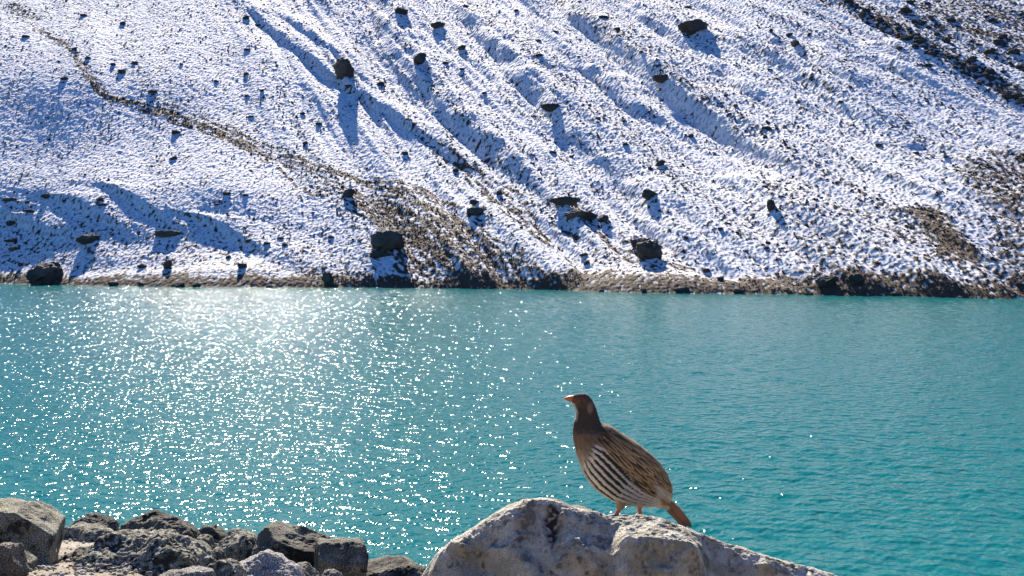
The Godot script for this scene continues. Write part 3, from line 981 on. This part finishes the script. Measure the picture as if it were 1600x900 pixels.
func build_perch() -> void:
	var nx := 460
	var nv := 400
	var crest := []
	for c in crest_px:
		var p := at_depth(c[0], c[1], ROCK_Z)
		crest.append([p.x, p.y])
	var x0: float = crest[0][0]
	var x1: float = crest[-1][0]
	var big := noise(301, 0.34, 2)
	var mid := noise(302, 0.11, 3)
	var small := noise(303, 0.03, 3)
	var crack := noise(304, 0.26, 3)
	crack.fractal_type = FastNoiseLite.FRACTAL_RIDGED
	var facets := []
	rng.seed = 17
	for k in 46:
		var fx := rng.randf_range(x0 + 0.1, x1 - 0.2)
		var ft := smooth_table(crest, fx)
		var down := rng.randf_range(0.03, 0.30)
		var tilt := rng.randf_range(0.5, 1.25)
		facets.append([Vector3(fx, ft - down, ROCK_Z + 0.10 + 0.55 * down), Vector3(rng.randf_range(-0.7, 0.7), cos(tilt), sin(tilt)).normalized(), rng.randf_range(0.12, 0.26)])
	var col := PackedColorArray()
	perch_pos.resize(nx * nv)
	col.resize(nx * nv)
	var l1 := noise(311, 0.10, 4)
	var l2 := noise(312, 0.022, 3)
	var l3 := noise(313, 0.3, 2)
	for i in nx:
		var x := lerpf(x0, x1, float(i) / (nx - 1))
		var top := smooth_table(crest, x)
		var floor_y := 4.35
		var h := maxf(top - floor_y, 0.05)
		var px := 800.0 + x / -ROCK_Z * FPX
		# the sunlit shelf under the bird leans towards the viewer; elsewhere the face is steep
		var shelf := smoothstep(935.0, 975.0, px) * smoothstep(1125.0, 1080.0, px)
		var ridge := smoothstep(1040.0, 1110.0, px)
		var front := 0.20 + 0.10 * shelf + 0.10 * ridge + 0.05 * big.get_noise_1d(x * 1.5)
		var back := 1.30
		for j in nv:
			var f := float(j) / (nv - 1)
			var s := f * 2.0 - 1.0                     # -1 back, 0 crest, 1 front
			s = signf(s) * pow(absf(s), 1.35)
			var a := s * PI * 0.5
			var zf := (0.40 + front - 0.20) * maxf(s, 0.0)
			var z := ROCK_Z + zf
			var y := top - 0.78 * (sqrt(zf * zf + 0.0009) - 0.03) - 14.0 * pow(maxf(zf - 0.27, 0.0), 1.3)
			if s <= 0.0:
				z = ROCK_Z + back * s
				y = top + 0.20 * back * s - (h - 0.1) * smoothstep(0.62, 1.0, -s)
			if s > 0.0:
				var dropped := top - y
				z += ridge * 0.10 * smoothstep(0.02, 0.10, dropped) * (0.5 + 0.5 * sin(x * 23.0))
			if s > 0.0 and shelf > 0.0:
				var ys := 0.0
				var zs := 0.0
				if s < 0.42:
					zs = ROCK_Z + 0.20 * s / 0.42
					ys = top - 0.034 * s / 0.42
				else:
					var t := (s - 0.42) / 0.58
					zs = ROCK_Z + 0.20 + 0.08 * sin(t * PI * 0.5)
					ys = top - 0.034 - (h - 0.034) * pow(t, 1.6)
				z = lerpf(z, zs, shelf)
				y = lerpf(y, ys, shelf)
			var p := Vector3(x, y, z)
			var out := Vector3(0, cos(a), sin(a))
			var on := (1.0 if s > 0.0 else 0.25) * smoothstep(0.0, 0.22, absf(s)) * (1.0 - 0.75 * shelf * (1.0 if s < 0.4 else 0.0))     # the crest line itself stays as photographed
			p += out * (0.060 * big.get_noise_3dv(p) * on + 0.036 * mid.get_noise_3dv(p) * (0.2 + 0.8 * on) + 0.006 * small.get_noise_3dv(p) - 0.034 * maxf(0.0, crack.get_noise_3dv(p) - 0.25) * on)
			if s > 0.03 and top - p.y < 0.5:
				for fc in facets:
					var dv: Vector3 = p - fc[0]
					if absf(dv.x) > fc[2]: continue
					var over: float = dv.dot(fc[1])
					if over > 0.0: p -= fc[1] * minf(over, 0.06) * smoothstep(fc[2], fc[2] * 0.75, dv.length()) * (1.0 - shelf)
			perch_pos[i + j * nx] = p
			var q := p
			var la := l1.get_noise_3dv(q)
			var lb := l2.get_noise_3dv(q)
			var lc := l3.get_noise_3dv(q)
			var k := Color(0.47, 0.435, 0.345).lerp(Color(0.70, 0.66, 0.545), smoothstep(-0.25, 0.25, la + 0.4 * lb))
			k = k.lerp(Color(0.36, 0.27, 0.17), 0.55 * smoothstep(0.15, 0.45, lc))
			k = k.lerp(Color(0.17, 0.17, 0.115), 0.6 * smoothstep(0.05, 0.4, -lc * 0.7 + la * 0.5 + 0.5 * lb - 0.05))
			k = k.lerp(Color(0.07, 0.06, 0.055), 0.6 * smoothstep(0.28, 0.5, -la + 0.8 * lb + 0.3 * lc))
			k = k.lerp(Color(0.06, 0.052, 0.045), 0.6 * smoothstep(0.70, 0.84, crack.get_noise_3dv(q * 1.3) + 0.2 * lb))
			# the dark lichen stain running down the face left of the bird
			var stain := smoothstep(15.0, 5.0, absf(px - 873.0 - 10.0 * la + (top - y) * 60.0)) * smoothstep(0.10, 0.07, top - y) * smoothstep(0.008, 0.02, top - y)
			k = k.lerp(Color(0.04, 0.03, 0.03), stain * smoothstep(-0.3, 0.1, lb + 0.1))
			col[i + j * nx] = k
	var mat := std("pale_rock", 0.85, 0.35)
	mat.vertex_color_use_as_albedo = true
	mat.albedo_texture = noise_tex(95, 14.0, 4, 0.72, 1.0)
	mat.normal_enabled = true
	mat.normal_texture = bump_tex(96, 20.0, 5, 14.0)
	mat.normal_scale = 1.3
	mat.uv1_triplanar = true
	mat.uv1_scale = Vector3(6, 6, 6)
	var o := put("large_rock", grid_mesh(nx, nv, perch_pos, Vector3.UP, PackedVector2Array(), col), mat)
	tag(o, "large pale stone with dark lichen stains that the bird stands on", "rock")
	print("perch ", Time.get_ticks_msec())

func perch_y(x: float, z: float) -> float:
	var best := 1e9
	var y := 5.5
	for p in perch_pos:
		var d := Vector2(p.x - x, p.z - z).length_squared()
		if d < best:
			best = d
			y = p.y
	return y

# ------------------------------------------------------------------ the bird
const BZ := -5.30
const CS := 3.46           # the bird was measured in an enlargement: x = 840 + c / CS, y = 590 + c / CS
var rings := [ # upper outline, lower outline, half width, all in that enlargement's units
	[Vector2(190, 99), Vector2(184, 142), 15], [Vector2(200, 93), Vector2(192, 155), 24], [Vector2(218, 88), Vector2(201, 170), 33], [Vector2(243, 87), Vector2(206, 188), 38], [Vector2(271, 98), Vector2(206, 207), 41],
	[Vector2(297, 130), Vector2(201, 230), 43], [Vector2(315, 175), Vector2(196, 257), 46], [Vector2(328, 215), Vector2(192, 287), 53], [Vector2(342, 246), Vector2(194, 317), 64], [Vector2(387, 262), Vector2(200, 347), 80],
	[Vector2(440, 295), Vector2(211, 392), 98], [Vector2(500, 335), Vector2(226, 447), 112], [Vector2(555, 374), Vector2(250, 507), 120], [Vector2(600, 412), Vector2(287, 567), 122], [Vector2(638, 452), Vector2(337, 616), 118],
	[Vector2(668, 490), Vector2(392, 655), 108], [Vector2(692, 530), Vector2(452, 678), 94], [Vector2(708, 568), Vector2(522, 690), 76], [Vector2(718, 598), Vector2(592, 696), 58], [Vector2(722, 624), Vector2(642, 698), 42], [Vector2(722, 648), Vector2(678, 702), 28], [Vector2(716, 670), Vector2(694, 704), 14],
]
var bird_base := Vector3.ZERO
var bn1 := noise(701, 26.0, 2)
var bn2 := noise(702, 9.0, 2)

func bird_pt(c: Vector2, w: float) -> Vector3:                # enlargement units to bird space
	var p := at_depth(840.0 + c.x / CS, 590.0 + c.y / CS, BZ)
	p.z += w * (-BZ / FPX / CS)
	return p - bird_base

func ring_at(t: float) -> Array:
	var n := rings.size()
	var s := clampf(t, 0.0, 1.0) * (n - 1)
	var i := mini(int(s), n - 2)
	var f := s - i
	var a: Array = rings[maxi(i - 1, 0)]
	var b: Array = rings[i]
	var c: Array = rings[i + 1]
	var d: Array = rings[mini(i + 2, n - 1)]
	return [b[0].cubic_interpolate(c[0], a[0], d[0], f), b[1].cubic_interpolate(c[1], a[1], d[1], f), cubic_interpolate(b[2], c[2], a[2], d[2], f)]

func body_at(t: float, a: float, lift := 0.0) -> Array:        # [enlargement point, w]
	var r := ring_at(t)
	var c: Vector2 = (r[0] + r[1]) * 0.5
	var v: Vector2 = (r[0] - r[1]) * 0.5
	var cv := signf(cos(a)) * pow(absf(cos(a)), 0.92)
	var sw := signf(sin(a)) * pow(absf(sin(a)), 0.86)
	var grow := 1.0 + lift / maxf(v.length(), 8.0)
	return [c + v * cv * grow, r[2] * sw * grow + lift * sw * 0.2]

var flank_up := [Vector2(285, 345), Vector2(350, 372), Vector2(420, 440), Vector2(490, 520), Vector2(555, 585), Vector2(640, 640)]
var flank_lo := [Vector2(232, 450), Vector2(262, 535), Vector2(320, 605), Vector2(400, 662), Vector2(500, 690), Vector2(640, 705)]

func path(p: Array, t: float) -> Vector2:
	var s := clampf(t, 0.0, 0.9999) * (p.size() - 1)
	var i := int(s)
	return p[i].lerp(p[i + 1], s - i)

func flank_uv(c: Vector2) -> Vector2:                          # (along, across) in the barred flank
	var best := 1e9
	var out := Vector2(-1, -1)
	for k in 31:
		var t := k / 30.0
		var a := path(flank_up, t)
		var d := path(flank_lo, t) - a
		var q := (c - a).dot(d) / d.length_squared()
		var e := (c - a - d * clampf(q, -0.2, 1.2)).length()
		if e < best:
			best = e
			out = Vector2(t, q)
	return out

func wing_side(c: Vector2) -> float:                           # > 0 inside the folded wing and back
	var y := lerp_table([[290, 330], [330, 345], [380, 385], [420, 440], [490, 520], [560, 600], [630, 606], [650, 630], [760, 700]], c.x)
	return y - c.y

func plumage(c: Vector2) -> Color:
	var n1 := bn1.get_noise_2dv(c)
	var n2 := bn2.get_noise_2d(c.x * 1.0, c.y)
	var k := Color(0.27, 0.175, 0.10)
	# head and neck
	var down := c.y - (c.x - 200.0) * 0.05
	if down < 335.0 and c.x < 352.0:
		var neck := Color(0.060, 0.049, 0.040)
		k = neck.lerp(Color(0.17, 0.11, 0.065), smoothstep(262.0, 318.0, down + n1 * 22.0))
		k = k.lerp(Color(0.10, 0.07, 0.05), smoothstep(175.0, 130.0, c.y) * 0.7)
		k = k.lerp(Color(0.17, 0.07, 0.04), smoothstep(26.0, 8.0, c.distance_to(Vector2(205, 120))) * 0.8)
		k = k.lerp(Color(0.18, 0.07, 0.045), smoothstep(16.0, 6.0, c.distance_to(Vector2(252, 122))) * 0.7)
		k = k.lerp(Color(0.27, 0.175, 0.115), smoothstep(30.0, 8.0, Vector2((c.x - 282.0) * 1.3, (c.y - 160.0) * 0.75).length()) * 0.85)
		var throat := c.x - lerp_table([[120, 180], [150, 192], [185, 206], [230, 200], [270, 190]], c.y)
		k = k.lerp(Color(0.50, 0.43, 0.35), smoothstep(18.0, 4.0, throat) * smoothstep(128.0, 142.0, c.y) * smoothstep(245.0, 215.0, c.y))
		return k
	# breast, belly
	var q := flank_uv(c)
	k = Color(0.17, 0.11, 0.065).lerp(Color(0.52, 0.43, 0.30), smoothstep(340.0, 520.0, c.y + n1 * 30.0))
	if wing_side(c) < 0.0 and q.y > -0.05 and q.y < 1.05 and q.x > 0.0:
		var white := Color(0.60, 0.53, 0.44)
		k = k.lerp(white, smoothstep(0.02, 0.10, q.x) * smoothstep(1.05, 0.9, q.y))
		var bars := fposmod(q.y * 5.8 + 0.10 * n1 + 0.25 * q.x, 1.0)
		var thick := lerp_table([[0.0, 0.18], [0.2, 0.36], [0.5, 0.40], [0.75, 0.30], [1.0, 0.2]], q.x) * lerpf(1.15, 0.65, q.y)
		var black := smoothstep(thick, thick * 0.55, absf(bars - 0.5)) * smoothstep(0.0, 0.08, q.x)
		black *= 1.0 if q.x < 0.62 else smoothstep(0.35, -0.05, n2 + (q.x - 0.62) * 0.7)
		k = k.lerp(Color(0.028, 0.024, 0.022), black)
	elif wing_side(c) >= 0.0:
		k = Color(0.30, 0.205, 0.12).lerp(Color(0.11, 0.075, 0.045), smoothstep(-0.2, 0.4, n1))
	if c.x > 640.0 and c.y > 600.0: k = k.lerp(Color(0.30, 0.14, 0.065), smoothstep(0.0, 25.0, (c.x - 640.0) - (c.y - 640.0) * 0.4))
	if c.y > 680.0 and c.x > 560.0: k = k.lerp(Color(0.55, 0.48, 0.38), smoothstep(680.0, 695.0, c.y))
	return k

func feather(st: Array, t: float, a: float, length: float, width: float, lift: float, wing: bool, br: RandomNumberGenerator) -> void:
	var b: int = st[0].size()
	var tl := length / 21.0
	var tint := br.randf_range(0.85, 1.15)
	for r in 5:
		var f := r / 4.0
		var tt := minf(t + tl * f * 0.05, 0.999)
		var wid := width * (0.55 + 0.45 * sin(PI * minf(1.0, f * 0.9 + 0.1))) if r < 4 else width * 0.22
		for s in 3:
			var aa := a + (s - 1) * wid
			var q := body_at(tt, aa, lift * (0.3 + f * 1.0) + (1.6 if s == 1 else 0.0))
			st[0].append(bird_pt(q[0], q[1]))
			var k := plumage(q[0])
			if wing:
				var edge := 1.0 if s != 1 else 0.0
				k = Color(0.075, 0.048, 0.027).lerp(Color(0.58, 0.385, 0.19), maxf(edge * 0.9 * smoothstep(0.15, 0.7, f), 0.7 if r == 4 else 0.0))
				if s == 1 and r < 4: k = Color(0.030, 0.020, 0.013)
				if q[0].x > 632.0 and q[0].y > 520.0 and wing_side(q[0]) < 55.0: k = Color(0.52, 0.45, 0.35).lerp(Color(0.22, 0.16, 0.1), 0.0 if s != 1 else 0.5)
			k = Color(k.r * tint, k.g * tint, k.b * tint)
			st[1].append(k)
	for r in 4:
		for s in 2:
			var i := b + r * 3 + s
			st[2].append_array([i, i + 3, i + 1, i + 1, i + 3, i + 4])

func tube(pts: Array, radii: Array, sides := 10) -> Array:
	var pos := PackedVector3Array()
	var idx := PackedInt32Array()
	for k in pts.size():
		var d: Vector3 = (pts[mini(k + 1, pts.size() - 1)] - pts[maxi(k - 1, 0)]).normalized()
		var u := d.cross(Vector3(0.13, 0.2, 0.97)).normalized()
		var v := d.cross(u)
		for s in sides:
			pos.append(pts[k] + (u * cos(TAU * s / sides) + v * sin(TAU * s / sides)) * radii[k])
	for k in pts.size() - 1:
		for s in sides:
			var a := k * sides + s
			var b := k * sides + (s + 1) % sides
			idx.append_array([a, b, a + sides, b, b + sides, a + sides])
	return [pos, idx]

func tube_mesh(pts: Array, radii: Array, sides := 10) -> ArrayMesh:
	var t := tube(pts, radii, sides)
	var n := smooth_normals(t[0], t[1])
	if n[0].dot(t[0][0] - pts[0]) < 0.0:
		for k in n.size(): n[k] = -n[k]
		for k in range(0, t[1].size(), 3):
			var x: int = t[1][k]
			t[1][k] = t[1][k + 1]
			t[1][k + 1] = x
	return mesh_of(t[0], n, t[1])

func build_bird() -> void:
	var foot := at_depth(964, 807, BZ + 0.02)
	print("perch under foot ", perch_y(foot.x, foot.z) - foot.y)
	bird_base = Vector3(foot.x, perch_y(foot.x, foot.z), foot.z)
	var bird := Node3D.new()
	bird.name = numbered("bird")
	add_child(bird)
	bird.position = bird_base
	tag(bird, "brown partridge-like bird with striped flank standing on the large pale stone", "bird")
	# body: one continuous lofted surface
	var nt := 320
	var na := 241
	var pos := PackedVector3Array()
	var col := PackedColorArray()
	for j in nt:
		var t := j / float(nt - 1)
		for i in na:
			var a := TAU * i / (na - 1)
			var q := body_at(t, a, 1.3 * bn2.get_noise_2d(i * 6.0, j * 1.5) if i < na - 1 else 1.3 * bn2.get_noise_2d(0.0, j * 1.5))
			if j == 0 or j == nt - 1:
				var r := ring_at(t)
				q = [(r[0] + r[1]) * 0.5, 0.0]
			var kc := plumage(q[0])
			if t > 0.36 and j < nt - 1:
				q = body_at(t, a, 2.6 * smoothstep(0.1, 0.5, kc.g) + 1.3 * bn2.get_noise_2d((i % (na - 1)) * 6.0, j * 1.5))
			pos.append(bird_pt(q[0], q[1]))
			col.append(kc)
	var bm := std("plumage", 0.82, 0.25)
	bm.vertex_color_use_as_albedo = true
	bm.rim_enabled = true
	bm.rim = 0.15
	bm.rim_tint = 0.6
	bm.cull_mode = BaseMaterial3D.CULL_DISABLED
	var mid := pos[(nt / 2) * na + na / 2] - bird_pt((rings[10][0] + rings[10][1]) * 0.5, 0)
	put("body", grid_mesh(na, nt, pos, mid, PackedVector2Array(), col, true), bm, bird)
	# overlapping feathers on body, then the larger ones of the folded wings
	var br := RandomNumberGenerator.new()
	br.seed = 3
	var bodyf := [PackedVector3Array(), PackedColorArray(), PackedInt32Array()]
	var wingf := [[PackedVector3Array(), PackedColorArray(), PackedInt32Array()], [PackedVector3Array(), PackedColorArray(), PackedInt32Array()]]
	for row in 74:
		var t := 0.94 - row * 0.0108
		var around := 34 + int(12.0 * t)
		for s in around:
			var a := TAU * (s + 0.5 * (row % 2) + br.randf_range(-0.2, 0.2)) / around
			var q := body_at(t, a)
			var w := wing_side(q[0])
			var in_wing: bool = w > 0.0 and q[0].y > 262.0 + (q[0].x - 340.0) * 0.25 and q[0].x > 315.0 and absf(sin(a)) > 0.10
			if in_wing:
				if row % 2 == 0 and (s % 2 == (row / 2) % 2): feather(wingf[0 if sin(a) > 0.0 else 1], t, a, br.randf_range(34.0, 50.0), br.randf_range(0.055, 0.085), br.randf_range(7.0, 14.0), true, br)
			elif t < 0.36 or w > 0.0 or flank_uv(q[0]).x <= 0.0 or flank_uv(q[0]).y > 1.0:
				var small := t < 0.36
				feather(bodyf, t, a, (6.0 if small else 17.0) * br.randf_range(0.7, 1.3), 0.06 if small else 0.075, (2.2 if small else 4.2) * br.randf_range(0.5, 1.4), false, br)
	put("body_feathers", mesh_of(bodyf[0], smooth_normals(bodyf[0], bodyf[2]), bodyf[2], PackedVector2Array(), bodyf[1]), bm, bird)
	for k in 2:
		var wf: Array = wingf[k]
		put("wing", mesh_of(wf[0], smooth_normals(wf[0], wf[2]), wf[2], PackedVector2Array(), wf[1]), bm, bird)
	# tail: a closed fan of long feathers
	var tm := std("tail_plumage", 0.75, 0.3)
	tm.vertex_color_use_as_albedo = true
	tm.rim_enabled = true
	tm.rim = 0.15
	for k in 9:
		var f := k / 8.0 - 0.5
		var base_c := Vector2(690 - 16.0 * absf(f) * 2.0, 655 + 12.0 * absf(f))
		var tip_c := Vector2(832 - 38.0 * absf(f) * 2.0, 806 - 8.0 * absf(f) * 2.0 + br.randf_range(-3, 3))
		var tp := PackedVector3Array()
		var tc := PackedColorArray()
		var along := (tip_c - base_c)
		var across := Vector2(-along.y, along.x).normalized()
		for r in 14:
			var g := r / 13.0
			var wid := lerp_table([[0.0, 14.0], [0.4, 24.0], [0.85, 18.0], [1.0, 4.0]], g)
			for s in 5:
				var e := (s - 2) / 2.0
				var c := base_c + along * g + across * (e * wid * 0.95 - 6.0 * g * (1.0 - g))
				tp.append(bird_pt(c, f * 62.0 * (0.55 + 0.45 * g) + 3.0 * (1.0 - absf(e)) + e * 6.0 * signf(f)))
				var kk := Color(0.30, 0.135, 0.062).lerp(Color(0.10, 0.052, 0.03), smoothstep(0.72, 0.97, g))
				kk = kk.lerp(Color(0.15, 0.07, 0.036), 0.6 if s == 2 else 0.25 * bn1.get_noise_2d(c.x, c.y * 2.0 + k * 50.0))
				tc.append(kk)
		put("tail_feather", grid_mesh(5, 14, tp, Vector3(0, 0, 1) if f >= 0.0 else Vector3(0, 0, -1), PackedVector2Array(), tc), tm, bird)
	# pale feathers under the tail
	var uf := [PackedVector3Array(), PackedColorArray(), PackedInt32Array()]
	for k in 60:
		var c := Vector2(br.randf_range(640, 700), br.randf_range(685, 702))
		var w := br.randf_range(-34, 34)
		var d := Vector2(br.randf_range(18, 34), br.randf_range(8, 26))
		var b: int = uf[0].size()
		uf[0].append_array([bird_pt(c + Vector2(-3, 4), w), bird_pt(c + Vector2(3, -4), w), bird_pt(c + d, w * 0.9)])
		for q in 3: uf[1].append(Color(0.55, 0.47, 0.36))
		uf[2].append_array([b, b + 1, b + 2])
	put("undertail_feathers", mesh_of(uf[0], smooth_normals(uf[0], uf[2]), uf[2], PackedVector2Array(), uf[1]), bm, bird)
	# bill
	var beak := std("bill", 0.45, 0.45)
	beak.albedo_color = Color(0.46, 0.115, 0.045).linear_to_srgb()
	var u := -BZ / FPX / CS
	put("upper_bill", tube_mesh([bird_pt(Vector2(206, 112), 0), bird_pt(Vector2(190, 110), 0), bird_pt(Vector2(172, 109), 0), bird_pt(Vector2(157, 111), 0), bird_pt(Vector2(146, 116), 0), bird_pt(Vector2(142, 120), 0)], [17 * u, 14.5 * u, 10.5 * u, 7.5 * u, 4 * u, 0.8 * u], 14), beak, bird)
	put("lower_bill", tube_mesh([bird_pt(Vector2(206, 128), 0), bird_pt(Vector2(188, 125), 0), bird_pt(Vector2(168, 121), 0), bird_pt(Vector2(150, 119), 0)], [11 * u, 8.5 * u, 5.5 * u, 0.8 * u], 12), beak, bird)
	# eyes
	var em := std("eye", 0.08, 0.5)
	em.albedo_color = Color(0.018, 0.010, 0.007).linear_to_srgb()
	var ring_mat := std("eye_skin", 0.6, 0.4)
	ring_mat.albedo_color = Color(0.24, 0.085, 0.05).linear_to_srgb()
	var sm := SphereMesh.new()
	sm.radius = 9.5 * u
	sm.height = 19 * u
	sm.radial_segments = 20
	sm.rings = 10
	for s in [-1, 1]:
		var e := put("eye", sm, em, bird)
		e.position = bird_pt(Vector2(233, 117), s * 33.0)
		var ring := TorusMesh.new()
		ring.inner_radius = 8.0 * u
		ring.outer_radius = 12.5 * u
		ring.rings = 20
		ring.ring_segments = 8
		var er := put("eye_ring", ring, ring_mat, bird)
		er.transform = Transform3D(Basis(Vector3.RIGHT, PI * 0.5), bird_pt(Vector2(233, 117), s * 36.0))
	# legs
	var lm := std("leg_skin", 0.6, 0.4)
	lm.albedo_color = Color(0.42, 0.13, 0.075).linear_to_srgb()
	var thigh := std("leg_down", 0.9, 0.2)
	thigh.albedo_color = Color(0.36, 0.25, 0.15).linear_to_srgb()
	for s in 2:
		var hip := bird_pt(Vector2(462, 640) if s == 0 else Vector2(562, 660), 14.0 if s == 0 else -34.0)
		var ankle := bird_pt(Vector2(438, 714) if s == 0 else Vector2(553, 712), 14.0 if s == 0 else -34.0)
		var toe_c := bird_pt(Vector2(422, 748) if s == 0 else Vector2(560, 750), 14.0 if s == 0 else -34.0)
		var gp := toe_c + bird_base
		toe_c.y = perch_y(gp.x, gp.z) - bird_base.y + 0.006
		var leg := put("leg", tube_mesh([hip, hip.lerp(ankle, 0.45), hip.lerp(ankle, 0.8), ankle], [38 * u, 33 * u, 22 * u, 12 * u], 14), thigh, bird)
		put("shank", tube_mesh([hip.lerp(ankle, 0.75), ankle, ankle.lerp(toe_c, 0.5), toe_c], [12 * u, 12 * u, 10.5 * u, 11 * u], 12), lm, leg)
		for q in 4:
			var dir: float = [-0.1, -0.55, 0.45, 2.9][q]
			var ln: float = [0.044, 0.036, 0.036, 0.018][q]
			var pts := []
			for g in 5:
				var p := toe_c + Vector3(-cos(dir), 0, sin(dir)) * ln * g / 4.0
				var wp := p + bird_base
				p.y = perch_y(wp.x, wp.z) - bird_base.y + lerpf(0.006, 0.0025, g / 4.0)
				pts.append(p)
			put("toe", tube_mesh(pts, [0.0052, 0.0048, 0.0043, 0.0036, 0.0012], 8), lm, leg)
	print("bird ", Time.get_ticks_msec())

# ------------------------------------------------------------------ all of it
func _ready() -> void:
	# camera
	cam_basis = Basis(Vector3.RIGHT, deg_to_rad(PITCH))
	var cam := Camera3D.new()
	cam.name = "camera"
	cam.transform = Transform3D(cam_basis, EYE)
	cam.fov = 24.0
	cam.near = 0.1
	cam.far = 1500.0
	add_child(cam)
	cam.current = true
	# sky and exposure
	var sky_mat := ProceduralSkyMaterial.new()
	sky_mat.sky_top_color = Color(0.10, 0.285, 0.55)
	sky_mat.sky_horizon_color = Color(0.55, 0.68, 0.80)
	sky_mat.sky_curve = 0.18
	sky_mat.ground_bottom_color = Color(0.25, 0.25, 0.26)
	sky_mat.ground_horizon_color = Color(0.42, 0.50, 0.60)
	sky_mat.sun_angle_max = 1.0
	var sky := Sky.new()
	sky.sky_material = sky_mat
	var env := Environment.new()
	env.background_mode = Environment.BG_SKY
	env.sky = sky
	env.background_energy_multiplier = 0.6
	env.tonemap_mode = Environment.TONE_MAPPER_LINEAR
	env.tonemap_exposure = 3.3
	env.sdfgi_enabled = true
	env.ssao_enabled = true
	env.ssil_enabled = true
	var we := WorldEnvironment.new()
	we.name = "environment"
	we.environment = env
	add_child(we)
	# sun, behind the slope and a little to the left
	var sun := DirectionalLight3D.new()
	sun.name = "sun"
	sun.light_energy = 1.4
	sun.light_color = Color(1.0, 0.955, 0.89)
	sun.light_angular_distance = 0.53
	sun.shadow_enabled = true
	var e := deg_to_rad(SUN_UP)
	var a := deg_to_rad(SUN_LEFT)
	var towards := Vector3(-sin(a) * cos(e), sin(e), -cos(a) * cos(e))
	sun.transform = Transform3D(Basis.looking_at(-towards, Vector3.UP), Vector3(0, 60, 0))
	add_child(sun)
	build_slope()
	build_lake()
	build_bank()
	build_near_rocks()
	build_perch()
	build_far_rocks()
	build_bird()
	print("done ", Time.get_ticks_msec())
